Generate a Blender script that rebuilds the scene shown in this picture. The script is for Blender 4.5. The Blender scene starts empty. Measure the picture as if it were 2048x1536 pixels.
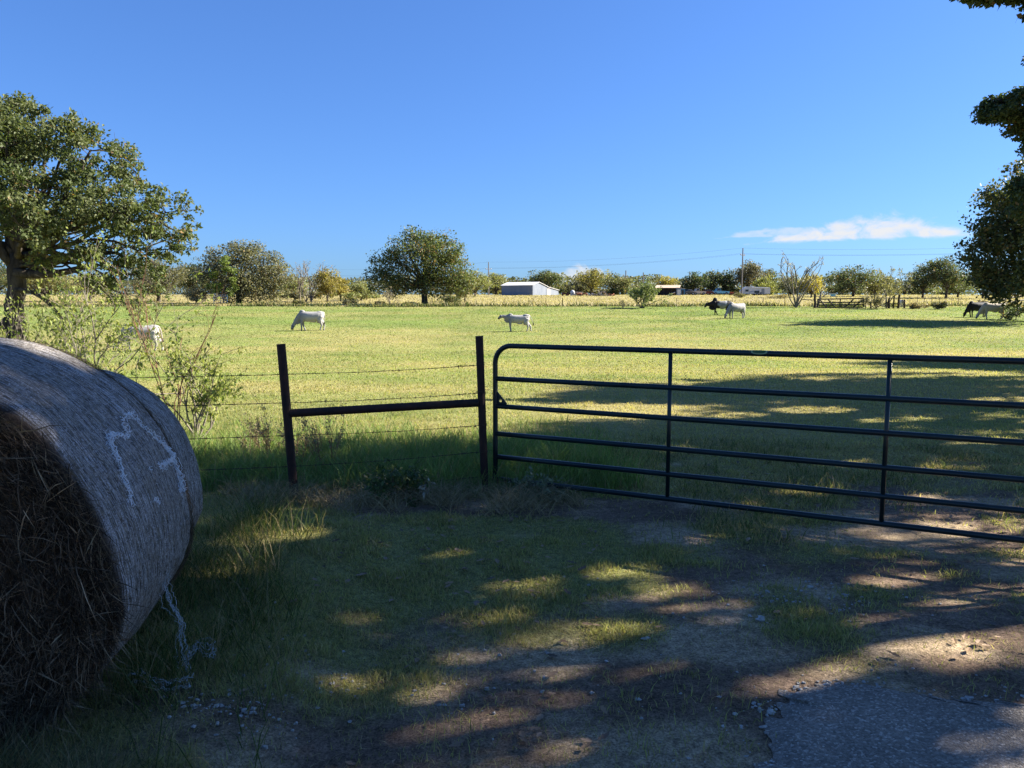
import bpy, math, random
import numpy as np
from mathutils import Vector

rng = np.random.default_rng(7)
random.seed(7)
SC = bpy.context.scene
COL = SC.collection
R = math.radians

# ------------------------------------------------------------------ camera model
F = 1538.0; CX, CY = 1024.0, 768.0; CAMZ = 1.7
TH = math.atan(168.0 / F); CT, ST = math.cos(TH), math.sin(TH)

def ray(px, py):
    u = (px - CX) / F; v = (CY - py) / F
    return np.array([u, CT + v * ST, -ST + v * CT])

def at(px, py, D):                       # point on the pixel's ray at forward distance D
    d = ray(px, py); k = D / d[1]
    return np.array([d[0] * k, D, CAMZ + d[2] * k])

# ------------------------------------------------------------------ noise
_T = np.random.default_rng(3).random((256, 256))
def vnoise(x, y):
    x = np.asarray(x, float); y = np.asarray(y, float)
    xi = np.floor(x).astype(int); yi = np.floor(y).astype(int)
    fx = x - xi; fy = y - yi
    fx = fx * fx * (3 - 2 * fx); fy = fy * fy * (3 - 2 * fy)
    a = _T[xi & 255, yi & 255]; b = _T[(xi + 1) & 255, yi & 255]
    c = _T[xi & 255, (yi + 1) & 255]; d = _T[(xi + 1) & 255, (yi + 1) & 255]
    return (a * (1 - fx) + b * fx) * (1 - fy) + (c * (1 - fx) + d * fx) * fy

def fbm(x, y, o=4):
    s = 0; a = .5; t = 0
    for i in range(o):
        s = s + a * vnoise(x * 2 ** i + 17.3 * i, y * 2 ** i + 9.1 * i); t += a; a *= .5
    return s / t

def sstep(a, b, x):
    t = np.clip((np.asarray(x, float) - a) / (b - a), 0, 1); return t * t * (3 - 2 * t)

# ------------------------------------------------------------------ terrain height
_kn = [(-400, None), (9, None), (15, -.10), (25, 735.), (39, 703.), (54.6, 662.5), (69, 638.), (80, 626.), (95, 612.8), (107, 607.3),
       (130, 600.), (160, 594.), (185, 591.), (215, 589.3)]
_kx, _kz = [], []
for D, v in _kn:
    _kx.append(D)
    if v is None: _kz.append(0.0)
    elif v < 50: _kz.append(v)
    else: _kz.append(at(CX, v, D)[2])
_kx += [245, 600]; _kz += [_kz[-1] + .15, _kz[-1] + .15]
_gx = np.arange(-100, 600, .5)
_gy = np.interp(_gx, _kx, _kz)
for _ in range(2):
    _gy = np.convolve(np.pad(_gy, 8, mode='edge'), np.ones(17) / 17, 'valid')

def gz(x, y):
    x = np.asarray(x, float); y = np.asarray(y, float)
    z = np.interp(y, _gx, _gy)
    far = sstep(12, 40, y)
    z = z + far * .16 * (fbm(x / 14 + 5, y / 14, 2) - .5)
    z = z + .10 * (1 - sstep(-1.35, -.55, x)) * sstep(1.3, 2.2, y) * (1 - sstep(5., 6.4, y))   # low verge under the bales
    near = 1 - sstep(16, 30, np.abs(y)) 
    z = z + near * (.05 * (fbm(x / .9, y / .9, 3) - .5) + .05 * (fbm(x / 3. + 40, y / 3., 2) - .5))
    return z

def hit(px, py, d0=2.0):                 # where a pixel's ray meets the ground
    d = ray(px, py); D = d0; p = None
    while D < 400:
        k = D / d[1]; x = d[0] * k; z = CAMZ + d[2] * k
        if z <= float(gz(x, D)): return np.array([x, D, float(gz(x, D))])
        D += .02 if D < 20 else .1
    return np.array([d[0] * 215 / d[1], 215, float(gz(0, 215))])

def onground(px, D, py=600):
    p = at(px, py, D); p[2] = float(gz(p[0], D)); return p

# ------------------------------------------------------------------ mesh helpers
def new_mesh(name, V, faces, col=None, smooth=False):
    """faces: list of (m,k) int arrays"""
    me = bpy.data.meshes.new(name)
    V = np.asarray(V, np.float32).reshape(-1, 3)
    me.vertices.add(len(V)); me.vertices.foreach_set('co', V.ravel())
    fl = [np.asarray(f, np.int32) for f in faces if len(f)]
    idx = np.concatenate([f.ravel() for f in fl])
    tot = np.concatenate([np.full(len(f), f.shape[1], np.int32) for f in fl])
    st = np.concatenate([[0], np.cumsum(tot)[:-1]]).astype(np.int32)
    me.loops.add(len(idx)); me.loops.foreach_set('vertex_index', idx)
    me.polygons.add(len(tot)); me.polygons.foreach_set('loop_start', st)
    me.update(calc_edges=True)
    me.polygons.foreach_set('use_smooth', np.full(len(tot), bool(smooth)))
    if col is not None:
        c = np.ones((len(V), 4), np.float32); c[:, :3] = col
        a = me.attributes.new('Col', 'FLOAT_COLOR', 'POINT'); a.data.foreach_set('color', c.ravel())
    me.update()
    return me

class MB:
    def __init__(s): s.V = []; s.Q = []; s.T = []; s.n = 0; s.C = []
    def add(s, V, Q=None, T=None, col=None):
        V = np.asarray(V, float).reshape(-1, 3)
        s.V.append(V)
        if Q is not None and len(Q): s.Q.append(np.asarray(Q, int).reshape(-1, 4) + s.n)
        if T is not None and len(T): s.T.append(np.asarray(T, int).reshape(-1, 3) + s.n)
        s.C.append(np.tile(np.array(col if col is not None else (1, 1, 1), float), (len(V), 1)) if np.ndim(col) < 2 else np.asarray(col))
        s.n += len(V); return s
    def box(s, c, size, rz=0.0, col=None, tilt=0.0):
        x, y, z = np.array(size) / 2
        P = np.array([[-x,-y,-z],[x,-y,-z],[x,y,-z],[-x,y,-z],[-x,-y,z],[x,-y,z],[x,y,z],[-x,y,z]])
        if tilt:
            P = P @ np.array([[math.cos(tilt),0,-math.sin(tilt)],[0,1,0],[math.sin(tilt),0,math.cos(tilt)]])
        ca, sa = math.cos(rz), math.sin(rz)
        P = P @ np.array([[ca, sa, 0], [-sa, ca, 0], [0, 0, 1]]) + np.array(c)
        return s.add(P, [[0,3,2,1],[4,5,6,7],[0,1,5,4],[1,2,6,5],[2,3,7,6],[3,0,4,7]], col=col)
    def tube(s, pts, rad, k=8, cap=True, col=None, sq=None):
        P = np.asarray(pts, float); n = len(P)
        rad = np.full(n, rad) if np.ndim(rad) == 0 else np.asarray(rad, float)
        t = np.gradient(P, axis=0); t /= np.linalg.norm(t, axis=1)[:, None] + 1e-12
        up = np.array([0, 0, 1.]) if abs(t[0, 2]) < .8 else np.array([0, 1., 0])
        a = np.empty_like(t); c = np.cross(t[0], up); a[0] = c / np.linalg.norm(c)
        for q in range(1, n):                                   # carry the frame along the path
            c = a[q - 1] - t[q] * float(a[q - 1] @ t[q]); a[q] = c / (math.sqrt(float(c @ c)) + 1e-12)
        b = np.cross(a, t)
        th = np.arange(k) * 2 * math.pi / k
        sa, sb = (1, 1) if sq is None else sq
        V = P[:, None] + rad[:, None, None] * (np.cos(th)[None, :, None] * a[:, None] * sa + np.sin(th)[None, :, None] * b[:, None] * sb)
        V = V.reshape(-1, 3)
        i = np.arange(n - 1)[:, None] * k; j = np.arange(k)[None]; j2 = (j + 1) % k
        Q = np.stack([i + j, i + j2, i + k + j2, i + k + j], -1).reshape(-1, 4)
        T = []
        if cap:
            V = np.vstack([V, P[0], P[-1]])
            for q in range(k):
                T.append([n * k, (q + 1) % k, q]); T.append([n * k + 1, (n - 1) * k + q, (n - 1) * k + (q + 1) % k])
        return s.add(V, Q, T, col)
    def loft(s, rings, k=14, col=None):
        """rings: (center3, r_a, r_b, axis_a3, axis_b3) -> closed loft"""
        th = np.arange(k) * 2 * math.pi / k
        V = []
        for c, ra, rb, A, B in rings:
            V.append(np.array(c)[None] + ra * np.cos(th)[:, None] * np.array(A)[None] + rb * np.sin(th)[:, None] * np.array(B)[None])
        n = len(rings); V = np.vstack(V + [np.array(rings[0][0])[None], np.array(rings[-1][0])[None]])
        i = np.arange(n - 1)[:, None] * k; j = np.arange(k)[None]; j2 = (j + 1) % k
        Q = np.stack([i + j, i + j2, i + k + j2, i + k + j], -1).reshape(-1, 4)
        T = []
        for q in range(k):
            T.append([n * k, (q + 1) % k, q]); T.append([n * k + 1, (n - 1) * k + q, (n - 1) * k + (q + 1) % k])
        return s.add(V, Q, T, col)
    def ellipsoid(s, c, r, nu=12, nv=8, col=None, jit=0):
        th = np.arange(nu) * 2 * math.pi / nu; ph = np.linspace(0, math.pi, nv + 1)[1:-1]
        V = np.stack([np.outer(np.sin(ph), np.cos(th)), np.outer(np.sin(ph), np.sin(th)), np.outer(np.cos(ph), np.ones(nu))], -1).reshape(-1, 3)
        V = np.vstack([V, [0, 0, 1], [0, 0, -1]])
        if jit: V = V * (1 + jit * (rng.random((len(V), 1)) - .5))
        V = V * np.array(r) + np.array(c)
        m = nv - 1; i = np.arange(m - 1)[:, None] * nu; j = np.arange(nu)[None]; j2 = (j + 1) % nu
        Q = np.stack([i + j, i + nu + j, i + nu + j2, i + j2], -1).reshape(-1, 4)
        T = [[m * nu, q, (q + 1) % nu] for q in range(nu)] + [[m * nu + 1, (m - 1) * nu + (q + 1) % nu, (m - 1) * nu + q] for q in range(nu)]
        return s.add(V, Q, T, col)
    def mesh(s, name, smooth=False, colour=False, off=None):
        V = np.vstack(s.V)
        if off is not None: V = V - np.asarray(off)
        F_ = []
        if s.Q: F_.append(np.vstack(s.Q))
        if s.T: F_.append(np.vstack(s.T))
        return new_mesh(name, V, F_, np.vstack(s.C) if colour else None, smooth)

def add(name, me, mat, parent=None, label=None, cat=None, group=None, kind=None, loc=None):
    o = bpy.data.objects.new(name, me); COL.objects.link(o)
    if me is not None and mat is not None: me.materials.append(mat)
    if parent is not None: o.parent = parent
    if loc is not None: o.location = [float(q) for q in loc]
    if label: o['label'] = label
    if cat: o['category'] = cat
    if group: o['group'] = group
    if kind: o['kind'] = kind
    return o

def thing(name, label, cat, loc, group=None):
    return add(name, None, None, None, label, cat, group, None, loc)

# ------------------------------------------------------------------ materials
def mat(name):
    m = bpy.data.materials.new(name); m.use_nodes = True
    nt = m.node_tree; nt.nodes.clear()
    return m, nt
def nd(nt, t, **k):
    n = nt.nodes.new(t)
    for a, v in k.items():
        if a in n.inputs.keys() if isinstance(a, str) else False: n.inputs[a].default_value = v
        else: setattr(n, a, v)
    return n
def ramp(nt, fac, stops):
    r = nt.nodes.new('ShaderNodeValToRGB'); e = r.color_ramp.elements
    while len(e) < len(stops): e.new(.5)
    for q, (p, c) in zip(e, stops):
        q.position = p; q.color = (*c, 1) if len(c) == 3 else c
    nt.links.new(fac, r.inputs[0]); return r.outputs[0]
def noise(nt, vec, scale, detail=4, rough=.55, dist=0):
    n = nt.nodes.new('ShaderNodeTexNoise'); n.inputs['Scale'].default_value = scale
    n.inputs['Detail'].default_value = detail; n.inputs['Roughness'].default_value = rough; n.inputs['Distortion'].default_value = dist
    if vec is not None: nt.links.new(vec, n.inputs['Vector'])
    return n.outputs['Fac']
def mixc(nt, fac, a, b, mode='MIX'):
    n = nt.nodes.new('ShaderNodeMix'); n.data_type = 'RGBA'; n.blend_type = mode
    for s, v in ((0, fac), (6, a), (7, b)):
        if hasattr(v, 'links') or isinstance(v, bpy.types.NodeSocket): nt.links.new(v, n.inputs[s])
        else: n.inputs[s].default_value = v if np.ndim(v) == 0 else (*v, 1)
    return n.outputs[2]
def math_(nt, op, a, b=None, c=None):
    n = nt.nodes.new('ShaderNodeMath'); n.operation = op
    for s, v in ((0, a), (1, b), (2, c)):
        if v is None: continue
        if isinstance(v, bpy.types.NodeSocket): nt.links.new(v, n.inputs[s])
        else: n.inputs[s].default_value = v
    return n.outputs[0]
def finish(nt, shader, bump=None):
    o = nt.nodes.new('ShaderNodeOutputMaterial'); nt.links.new(shader, o.inputs[0])
def principled(nt, col, rough=.7, spec=.3, metal=0., bump=None, bstr=.3, bdist=.01):
    p = nt.nodes.new('ShaderNodeBsdfPrincipled')
    if isinstance(col, bpy.types.NodeSocket): nt.links.new(col, p.inputs['Base Color'])
    else: p.inputs['Base Color'].default_value = (*col, 1)
    if isinstance(rough, bpy.types.NodeSocket): nt.links.new(rough, p.inputs['Roughness'])
    else: p.inputs['Roughness'].default_value = rough
    p.inputs['Specular IOR Level'].default_value = spec; p.inputs['Metallic'].default_value = metal
    if bump is not None:
        b = nt.nodes.new('ShaderNodeBump'); b.inputs['Strength'].default_value = bstr; b.inputs['Distance'].default_value = bdist
        nt.links.new(bump, b.inputs['Height']); nt.links.new(b.outputs[0], p.inputs['Normal'])
    return p.outputs[0]
def coords(nt, which='Object'): return nt.nodes.new('ShaderNodeTexCoord').outputs[which]
def attr(nt): n = nt.nodes.new('ShaderNodeAttribute'); n.attribute_name = 'Col'; return n.outputs['Color']

def leaf_mat(name, trans=.35, rough=.55, spec=.25, boost=1.25):
    m, nt = mat(name); c = attr(nt)
    p = principled(nt, c, rough, spec)
    t = nt.nodes.new('ShaderNodeBsdfTranslucent')
    nt.links.new(mixc(nt, 1.0, c, (boost, boost * 1.05, boost * .6), 'MULTIPLY'), t.inputs[0])
    mx = nt.nodes.new('ShaderNodeMixShader'); mx.inputs[0].default_value = trans
    nt.links.new(p, mx.inputs[1]); nt.links.new(t.outputs[0], mx.inputs[2]); finish(nt, mx.outputs[0]); return m
M = {}
M['leaf'] = leaf_mat('leaf_surface', .36)
M['grass'] = leaf_mat('grass_blade', .42, .6, .2)
M['dry'] = leaf_mat('dry_straw', .2, .7, .15, 1.0)

def noisy(name, c1, c2, scale=6, rough=.8, spec=.2, bump=.4, bd=.02, stretch=None, metal=0.):
    m, nt = mat(name); v = coords(nt)
    if stretch:
        mp = nt.nodes.new('ShaderNodeMapping'); mp.inputs['Scale'].default_value = stretch; nt.links.new(v, mp.inputs[0]); v = mp.outputs[0]
    n = noise(nt, v, scale, 6, .65)
    c = ramp(nt, n, [(.3, c1), (.7, c2)])
    finish(nt, principled(nt, c, rough, spec, metal, n, bump, bd)); return m
M['bark'] = noisy('oak_bark', (.022, .018, .015), (.105, .088, .070), 9, .9, .1, 1.0, .05, (1, 1, .25))
M['paletwig'] = noisy('pale_bark', (.10, .085, .065), (.26, .23, .18), 12, .9, .1, .6, .01, (1, 1, .3))
M['redtwig'] = noisy('reddish_stem', (.09, .04, .025), (.22, .11, .07), 12, .8, .2, .4, .005)
M['rust'] = noisy('rusted_pipe', (.010, .007, .006), (.050, .020, .012), 14, .75, .3, .5, .004, (1, 1, .6))
M['paint'] = None
m, nt = mat('green_gate_paint'); v = coords(nt)
n = noise(nt, v, 30, 5, .6); n2 = noise(nt, v, 4, 3)
c = ramp(nt, n2, [(.3, (.003, .010, .012)), (.7, (.006, .021, .022))])
c = mixc(nt, math_(nt, 'GREATER_THAN', n, .70), c, (.05, .06, .06))
finish(nt, principled(nt, c, ramp(nt, n2, [(.3, (.28,) * 3), (.8, (.45,) * 3)]), .35, 0, n, .08, .001)); M['paint'] = m
M['wire'] = noisy('rusted_wire', (.03, .018, .012), (.10, .06, .04), 60, .7, .4, .3, .001, None, .4)

m, nt = mat('weathered_net'); finish(nt, principled(nt, ramp(nt, noise(nt, coords(nt), 60), [(.3, (.26, .29, .29)), (.7, (.48, .52, .52))]), .7, .2)); M['oldnet'] = m
# ground --------------------------------------------------------------
m, nt = mat('ground_soil_and_turf'); v = coords(nt); c = attr(nt)
n1 = noise(nt, v, 22, 8, .7); n2 = noise(nt, v, 95, 6, .7); n3 = noise(nt, v, 3.2, 6, .65)
g = ramp(nt, n1, [(.28, (.40, .40, .40)), (.72, (1.55, 1.55, 1.55))]); g2 = ramp(nt, n2, [(.34, (.40, .40, .40)), (.66, (1.6, 1.6, 1.6))])
g3 = ramp(nt, n3, [(.3, (.8, .78, .74)), (.7, (1.18, 1.2, 1.22))])
c = mixc(nt, 1., c, g, 'MULTIPLY'); c = mixc(nt, 1., c, g2, 'MULTIPLY'); c = mixc(nt, 1., c, g3, 'MULTIPLY')
finish(nt, principled(nt, c, .95, .08, 0, math_(nt, 'ADD', n1, math_(nt, 'MULTIPLY', n2, .4)), .9, .03)); M['ground'] = m

m, nt = mat('worn_chipseal'); v = coords(nt)
vo = nt.nodes.new('ShaderNodeTexVoronoi'); vo.inputs['Scale'].default_value = 120; nt.links.new(v, vo.inputs['Vector'])
sep = nt.nodes.new('ShaderNodeSeparateColor'); nt.links.new(vo.outputs['Color'], sep.inputs[0])
chip = ramp(nt, sep.outputs[0], [(0., (.115, .098, .078)), (.45, (.175, .150, .12)), (.85, (.235, .205, .165)), (.99, (.38, .34, .28))])
n1 = noise(nt, v, 2.2, 5, .6); n2 = noise(nt, v, 160, 4, .6)
c = mixc(nt, 1., chip, ramp(nt, n1, [(.3, (.75, .75, .75)), (.7, (1.25, 1.22, 1.2))]), 'MULTIPLY')
finish(nt, principled(nt, c, .85, .3, 0, math_(nt, 'SUBTRACT', 1., vo.outputs['Distance']), .8, .006)); M['chip'] = m
M['stone'] = noisy('limestone', (.20, .19, .165), (.46, .44, .40), 40, .9, .15, .5, .004)
M['silver'] = noisy('weathered_post_wood', (.025, .02, .016), (.11, .085, .06), 10, .9, .1, .8, .02, (1, 1, .2))
M['darkwood'] = noisy('dark_gate_timber', (.02, .019, .022), (.07, .062, .06), 8, .85, .15, .5, .01)
M['polewood'] = noisy('pole_timber', (.12, .11, .10), (.26, .24, .22), 6, .9, .1, .5, .01, (1, 1, .1))
M['cable'] = noisy('cable_black', (.02, .02, .022), (.05, .05, .055), 5, .6, .3, .1)
M['white'] = noisy('white_paint', (.44, .45, .46), (.56, .56, .56), 3, .5, .4, .1, .005)
M['glass'] = noisy('dark_window_glass', (.012, .014, .018), (.03, .034, .04), 2, .1, .6, 0.02)
M['blue'] = noisy('blue_paint', (.02, .08, .18), (.05, .16, .30), 4, .5, .4, .2)
M['cyan'] = noisy('pale_blue_panel', (.10, .32, .46), (.18, .42, .58), 4, .5, .4, .2)
M['redp'] = noisy('faded_red_paint', (.30, .05, .025), (.50, .12, .06), 5, .6, .3, .2)
M['maroon'] = noisy('maroon_rust', (.05, .012, .014), (.16, .04, .04), 6, .7, .3, .4)
M['rustlit'] = noisy('orange_rust', (.16, .06, .03), (.36, .16, .08), 5, .8, .2, .4)
M['tan'] = noisy('tan_sheet', (.42, .34, .26), (.60, .50, .40), 5, .7, .3, .3)
M['black'] = noisy('tyre_rubber', (.012, .012, .012), (.03, .03, .03), 8, .8, .2, .2)
def ribbed(name, c1, c2, scale, axis, rough=.5, metal=.2):
    m, nt = mat(name); v = coords(nt)
    w = nt.nodes.new('ShaderNodeTexWave'); w.bands_direction = axis; w.inputs['Scale'].default_value = scale; nt.links.new(v, w.inputs['Vector'])
    n = noise(nt, v, .8, 6, .7)
    c = ramp(nt, n, [(.3, c1), (.7, c2)])
    finish(nt, principled(nt, c, rough, .4, metal, w.outputs['Fac'], .12, .02)); return m
M['barnwall'] = noisy('galvanised_siding', (.13, .155, .195), (.20, .222, .255), .7, .65, .3, .05, .01, (1, 1, .4))
M['barnroof'] = ribbed('pale_metal_roof', (.70, .68, .66), (.82, .80, .78), 3, 'X', .45, .1)
M['tanroof'] = ribbed('tan_metal_roof', (.55, .42, .28), (.70, .55, .40), 3, 'X')

def attr_mat(name, rough=.8, spec=.2, scale=30):
    m, nt = mat(name); v = coords(nt); n = noise(nt, v, scale, 5, .6)
    c = mixc(nt, 1., attr(nt), ramp(nt, n, [(.3, (.85, .85, .85)), (.7, (1.12, 1.12, 1.12))]), 'MULTIPLY')
    finish(nt, principled(nt, c, rough, spec, 0, n, .25, .01)); return m
M['hide'] = attr_mat('cattle_hide', .7, .2)

# net wrap on the bales: threads run round the bale, object coords with X = bale axis
m, nt = mat('net_wrapped_hay'); v = coords(nt)
sx = nt.nodes.new('ShaderNodeSeparateXYZ'); nt.links.new(v, sx.inputs[0])
ang = math_(nt, 'ARCTAN2', sx.outputs['Y'], sx.outputs['Z'])
nz = noise(nt, v, 5, 4, .6); 
cmb = nt.nodes.new('ShaderNodeCombineXYZ')
nt.links.new(math_(nt, 'ADD', math_(nt, 'MULTIPLY', sx.outputs['X'], 1.0), math_(nt, 'MULTIPLY', nz, .005)), cmb.inputs[0])
nt.links.new(math_(nt, 'MULTIPLY', ang, .045), cmb.inputs[1])
thr = noise(nt, cmb.outputs[0], 150, 3, .6)                     # long threads
cmb2 = nt.nodes.new('ShaderNodeCombineXYZ')
nt.links.new(sx.outputs['X'], cmb2.inputs[0]); nt.links.new(math_(nt, 'MULTIPLY', ang, .42), cmb2.inputs[1])
brk = noise(nt, cmb2.outputs[0], 60, 5, .75)                     # broken shorter stems
fine = noise(nt, v, 190, 4, .7); big = noise(nt, v, 2.3, 4, .6)
hay = ramp(nt, brk, [(.36, (.022, .018, .014)), (.5, (.12, .10, .075)), (.66, (.30, .26, .20))])
net = ramp(nt, thr, [(.48, (0, 0, 0)), (.55, (1, 1, 1))])
nf = math_(nt, 'MULTIPLY', net, ramp(nt, big, [(.3, (.25,) * 3), (.7, (.85,) * 3)]))
sp = nt.nodes.new('ShaderNodeCombineXYZ'); nt.links.new(math_(nt, 'ADD', sx.outputs['X'], math_(nt, 'MULTIPLY', ang, .35)), sp.inputs[0]); nt.links.new(math_(nt, 'MULTIPLY', ang, .30), sp.inputs[1])
xt = noise(nt, sp.outputs[0], 170, 2, .5)
nf = math_(nt, 'MAXIMUM', nf, math_(nt, 'MULTIPLY', ramp(nt, xt, [(.56, (0,) * 3), (.64, (1,) * 3)]), .55))
nf = math_(nt, 'MULTIPLY', nf, ramp(nt, fine, [(.42, (.12,) * 3), (.56, (1,) * 3)]))
gen = nt.nodes.new('ShaderNodeSeparateXYZ'); nt.links.new(coords(nt, 'Generated'), gen.inputs[0])
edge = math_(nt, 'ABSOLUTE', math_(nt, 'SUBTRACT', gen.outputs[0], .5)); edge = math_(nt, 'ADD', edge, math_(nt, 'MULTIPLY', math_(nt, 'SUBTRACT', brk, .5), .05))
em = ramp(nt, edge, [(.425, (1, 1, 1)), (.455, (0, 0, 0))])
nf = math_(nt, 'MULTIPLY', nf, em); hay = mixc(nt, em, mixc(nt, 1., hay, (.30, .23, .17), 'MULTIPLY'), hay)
c = mixc(nt, nf, hay, (.66, .645, .65))
hgt = math_(nt, 'ADD', math_(nt, 'MULTIPLY', thr, .8), math_(nt, 'ADD', brk, math_(nt, 'MULTIPLY', fine, .5)))
finish(nt, principled(nt, c, .75, .25, 0, hgt, .9, .012)); M['netwrap'] = m
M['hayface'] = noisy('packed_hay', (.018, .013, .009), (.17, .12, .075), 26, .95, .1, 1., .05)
m, nt = mat('white_net_strand'); finish(nt, principled(nt, ramp(nt, noise(nt, coords(nt), 60), [(.3, (.62, .66, .68)), (.7, (.86, .89, .90))]), .6, .3)); M['net'] = m

# ------------------------------------------------------------------ ground colour zones
GRN = np.array([.155, .205, .052]); GRN2 = np.array([.255, .245, .088]); DRYC = np.array([.330, .285, .115]); STRAW = np.array([.42, .33, .17])
DIRT = np.array([.165, .115, .080]); LITTER = np.array([.39, .295, .185]); PAST = np.array([.335, .285, .135])

def bare_mask(x, y):
    """1 = bare soil"""
    n = fbm(x / .55 + 3, y / .42 + 8, 4); n2 = fbm(x / 1.7 + 30, y / 1.2, 3)
    b = .10 + .75 * (1 - sstep(3.2, 4.6, y)) * sstep(-1.3, -.3, x)                   # worn apron
    b += .55 * np.exp(-((y - (5.2 + .25 * x)) / 1.3) ** 2) * sstep(.2, 1.2, x) * .8    # worn lane through the gate
    b += .85 * np.exp(-((y - 6.25 + .06 * x) / .30) ** 2) * sstep(-2.6, -1.9, x) * (1 - sstep(1.2, 2., x))   # strip under the fence
    b += .45 * np.exp(-((x - 2.6) / .8) ** 2 - ((y - 4.6) / .9) ** 2)
    b -= .45 * np.exp(-((x + .7) / .9) ** 2 - ((y - 5.0) / .7) ** 2)
    b -= .9 * sstep(7.2, 8.5, y) * (1 - .55 * sstep(.6, 2.2, x) * (1 - sstep(13, 17, y)))
    b -= .5 * (1 - sstep(-2., -1.2, x))
    return np.clip((b + 1.5 * (n - .5) + .8 * (n2 - .5) - .14) / .42, 0, 1)

def dryness(x, y):
    n1 = fbm(x / 9., y / 5., 4); n2 = fbm(x / 1.6 + 11, y / 1.2, 3)
    d = .34 + 1.3 * (n1 - .5) + .6 * (n2 - .5)
    d += .22 * sstep(11, 17, y) * (1 - sstep(36, 58, y)) - .20 * sstep(50, 64, y)
    d -= .42 * np.exp(-((y - 8.6) / 1.7) ** 2) * (1 - sstep(1.0, 4.0, x))
    d -= .25 * (1 - sstep(5, 8, y))
    d += .55 * sstep(.0, 1.6, x) * sstep(5.2, 7., y) * (1 - sstep(14, 20, y)) * (.4 + 1.1 * fbm(x / 1.1 + 4, y / .9, 3))
    return np.clip(d, 0, 1)

def turf_colour(x, y):
    d = dryness(x, y)[..., None]
    lush = fbm(x / 3.1 + 60, y / 3.1, 2)[..., None]
    g = GRN * (.75 + .5 * lush)
    near = (1 - sstep(9., 12., y))[..., None]
    g = g * (1 - near) + GRN2 * near
    c = g * (1 - d) + DRYC * d
    e = sstep(94.0, 95.5, y + 1.6 * (fbm(x / 5., y / 50., 3) - .5))[..., None]
    pn = fbm(x / 7. + 90, y / 12., 4)[..., None]
    p = PAST * (.72 + .56 * pn) * (1 - .25 * sstep(.55, .7, pn)) 
    return c * (1 - e) + p * e

# ------------------------------------------------------------------ world, sun, camera
SUN_AZ, SUN_EL = R(75), R(32)            # clockwise from the view direction (+Y)
SUND = np.array([math.sin(SUN_AZ) * math.cos(SUN_EL), math.cos(SUN_AZ) * math.cos(SUN_EL), math.sin(SUN_EL)])
W = bpy.data.worlds.new('World'); SC.world = W; W.use_nodes = True
nt = W.node_tree; nt.nodes.clear()
sky = nt.nodes.new('ShaderNodeTexSky'); sky.sky_type = 'NISHITA'; sky.sun_disc = False
sky.sun_elevation = SUN_EL; sky.sun_rotation = SUN_AZ; sky.altitude = 100
sky.air_density = 1.0; sky.dust_density = .6; sky.ozone_density = 3.0
skyc = sky.outputs[0]
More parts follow.
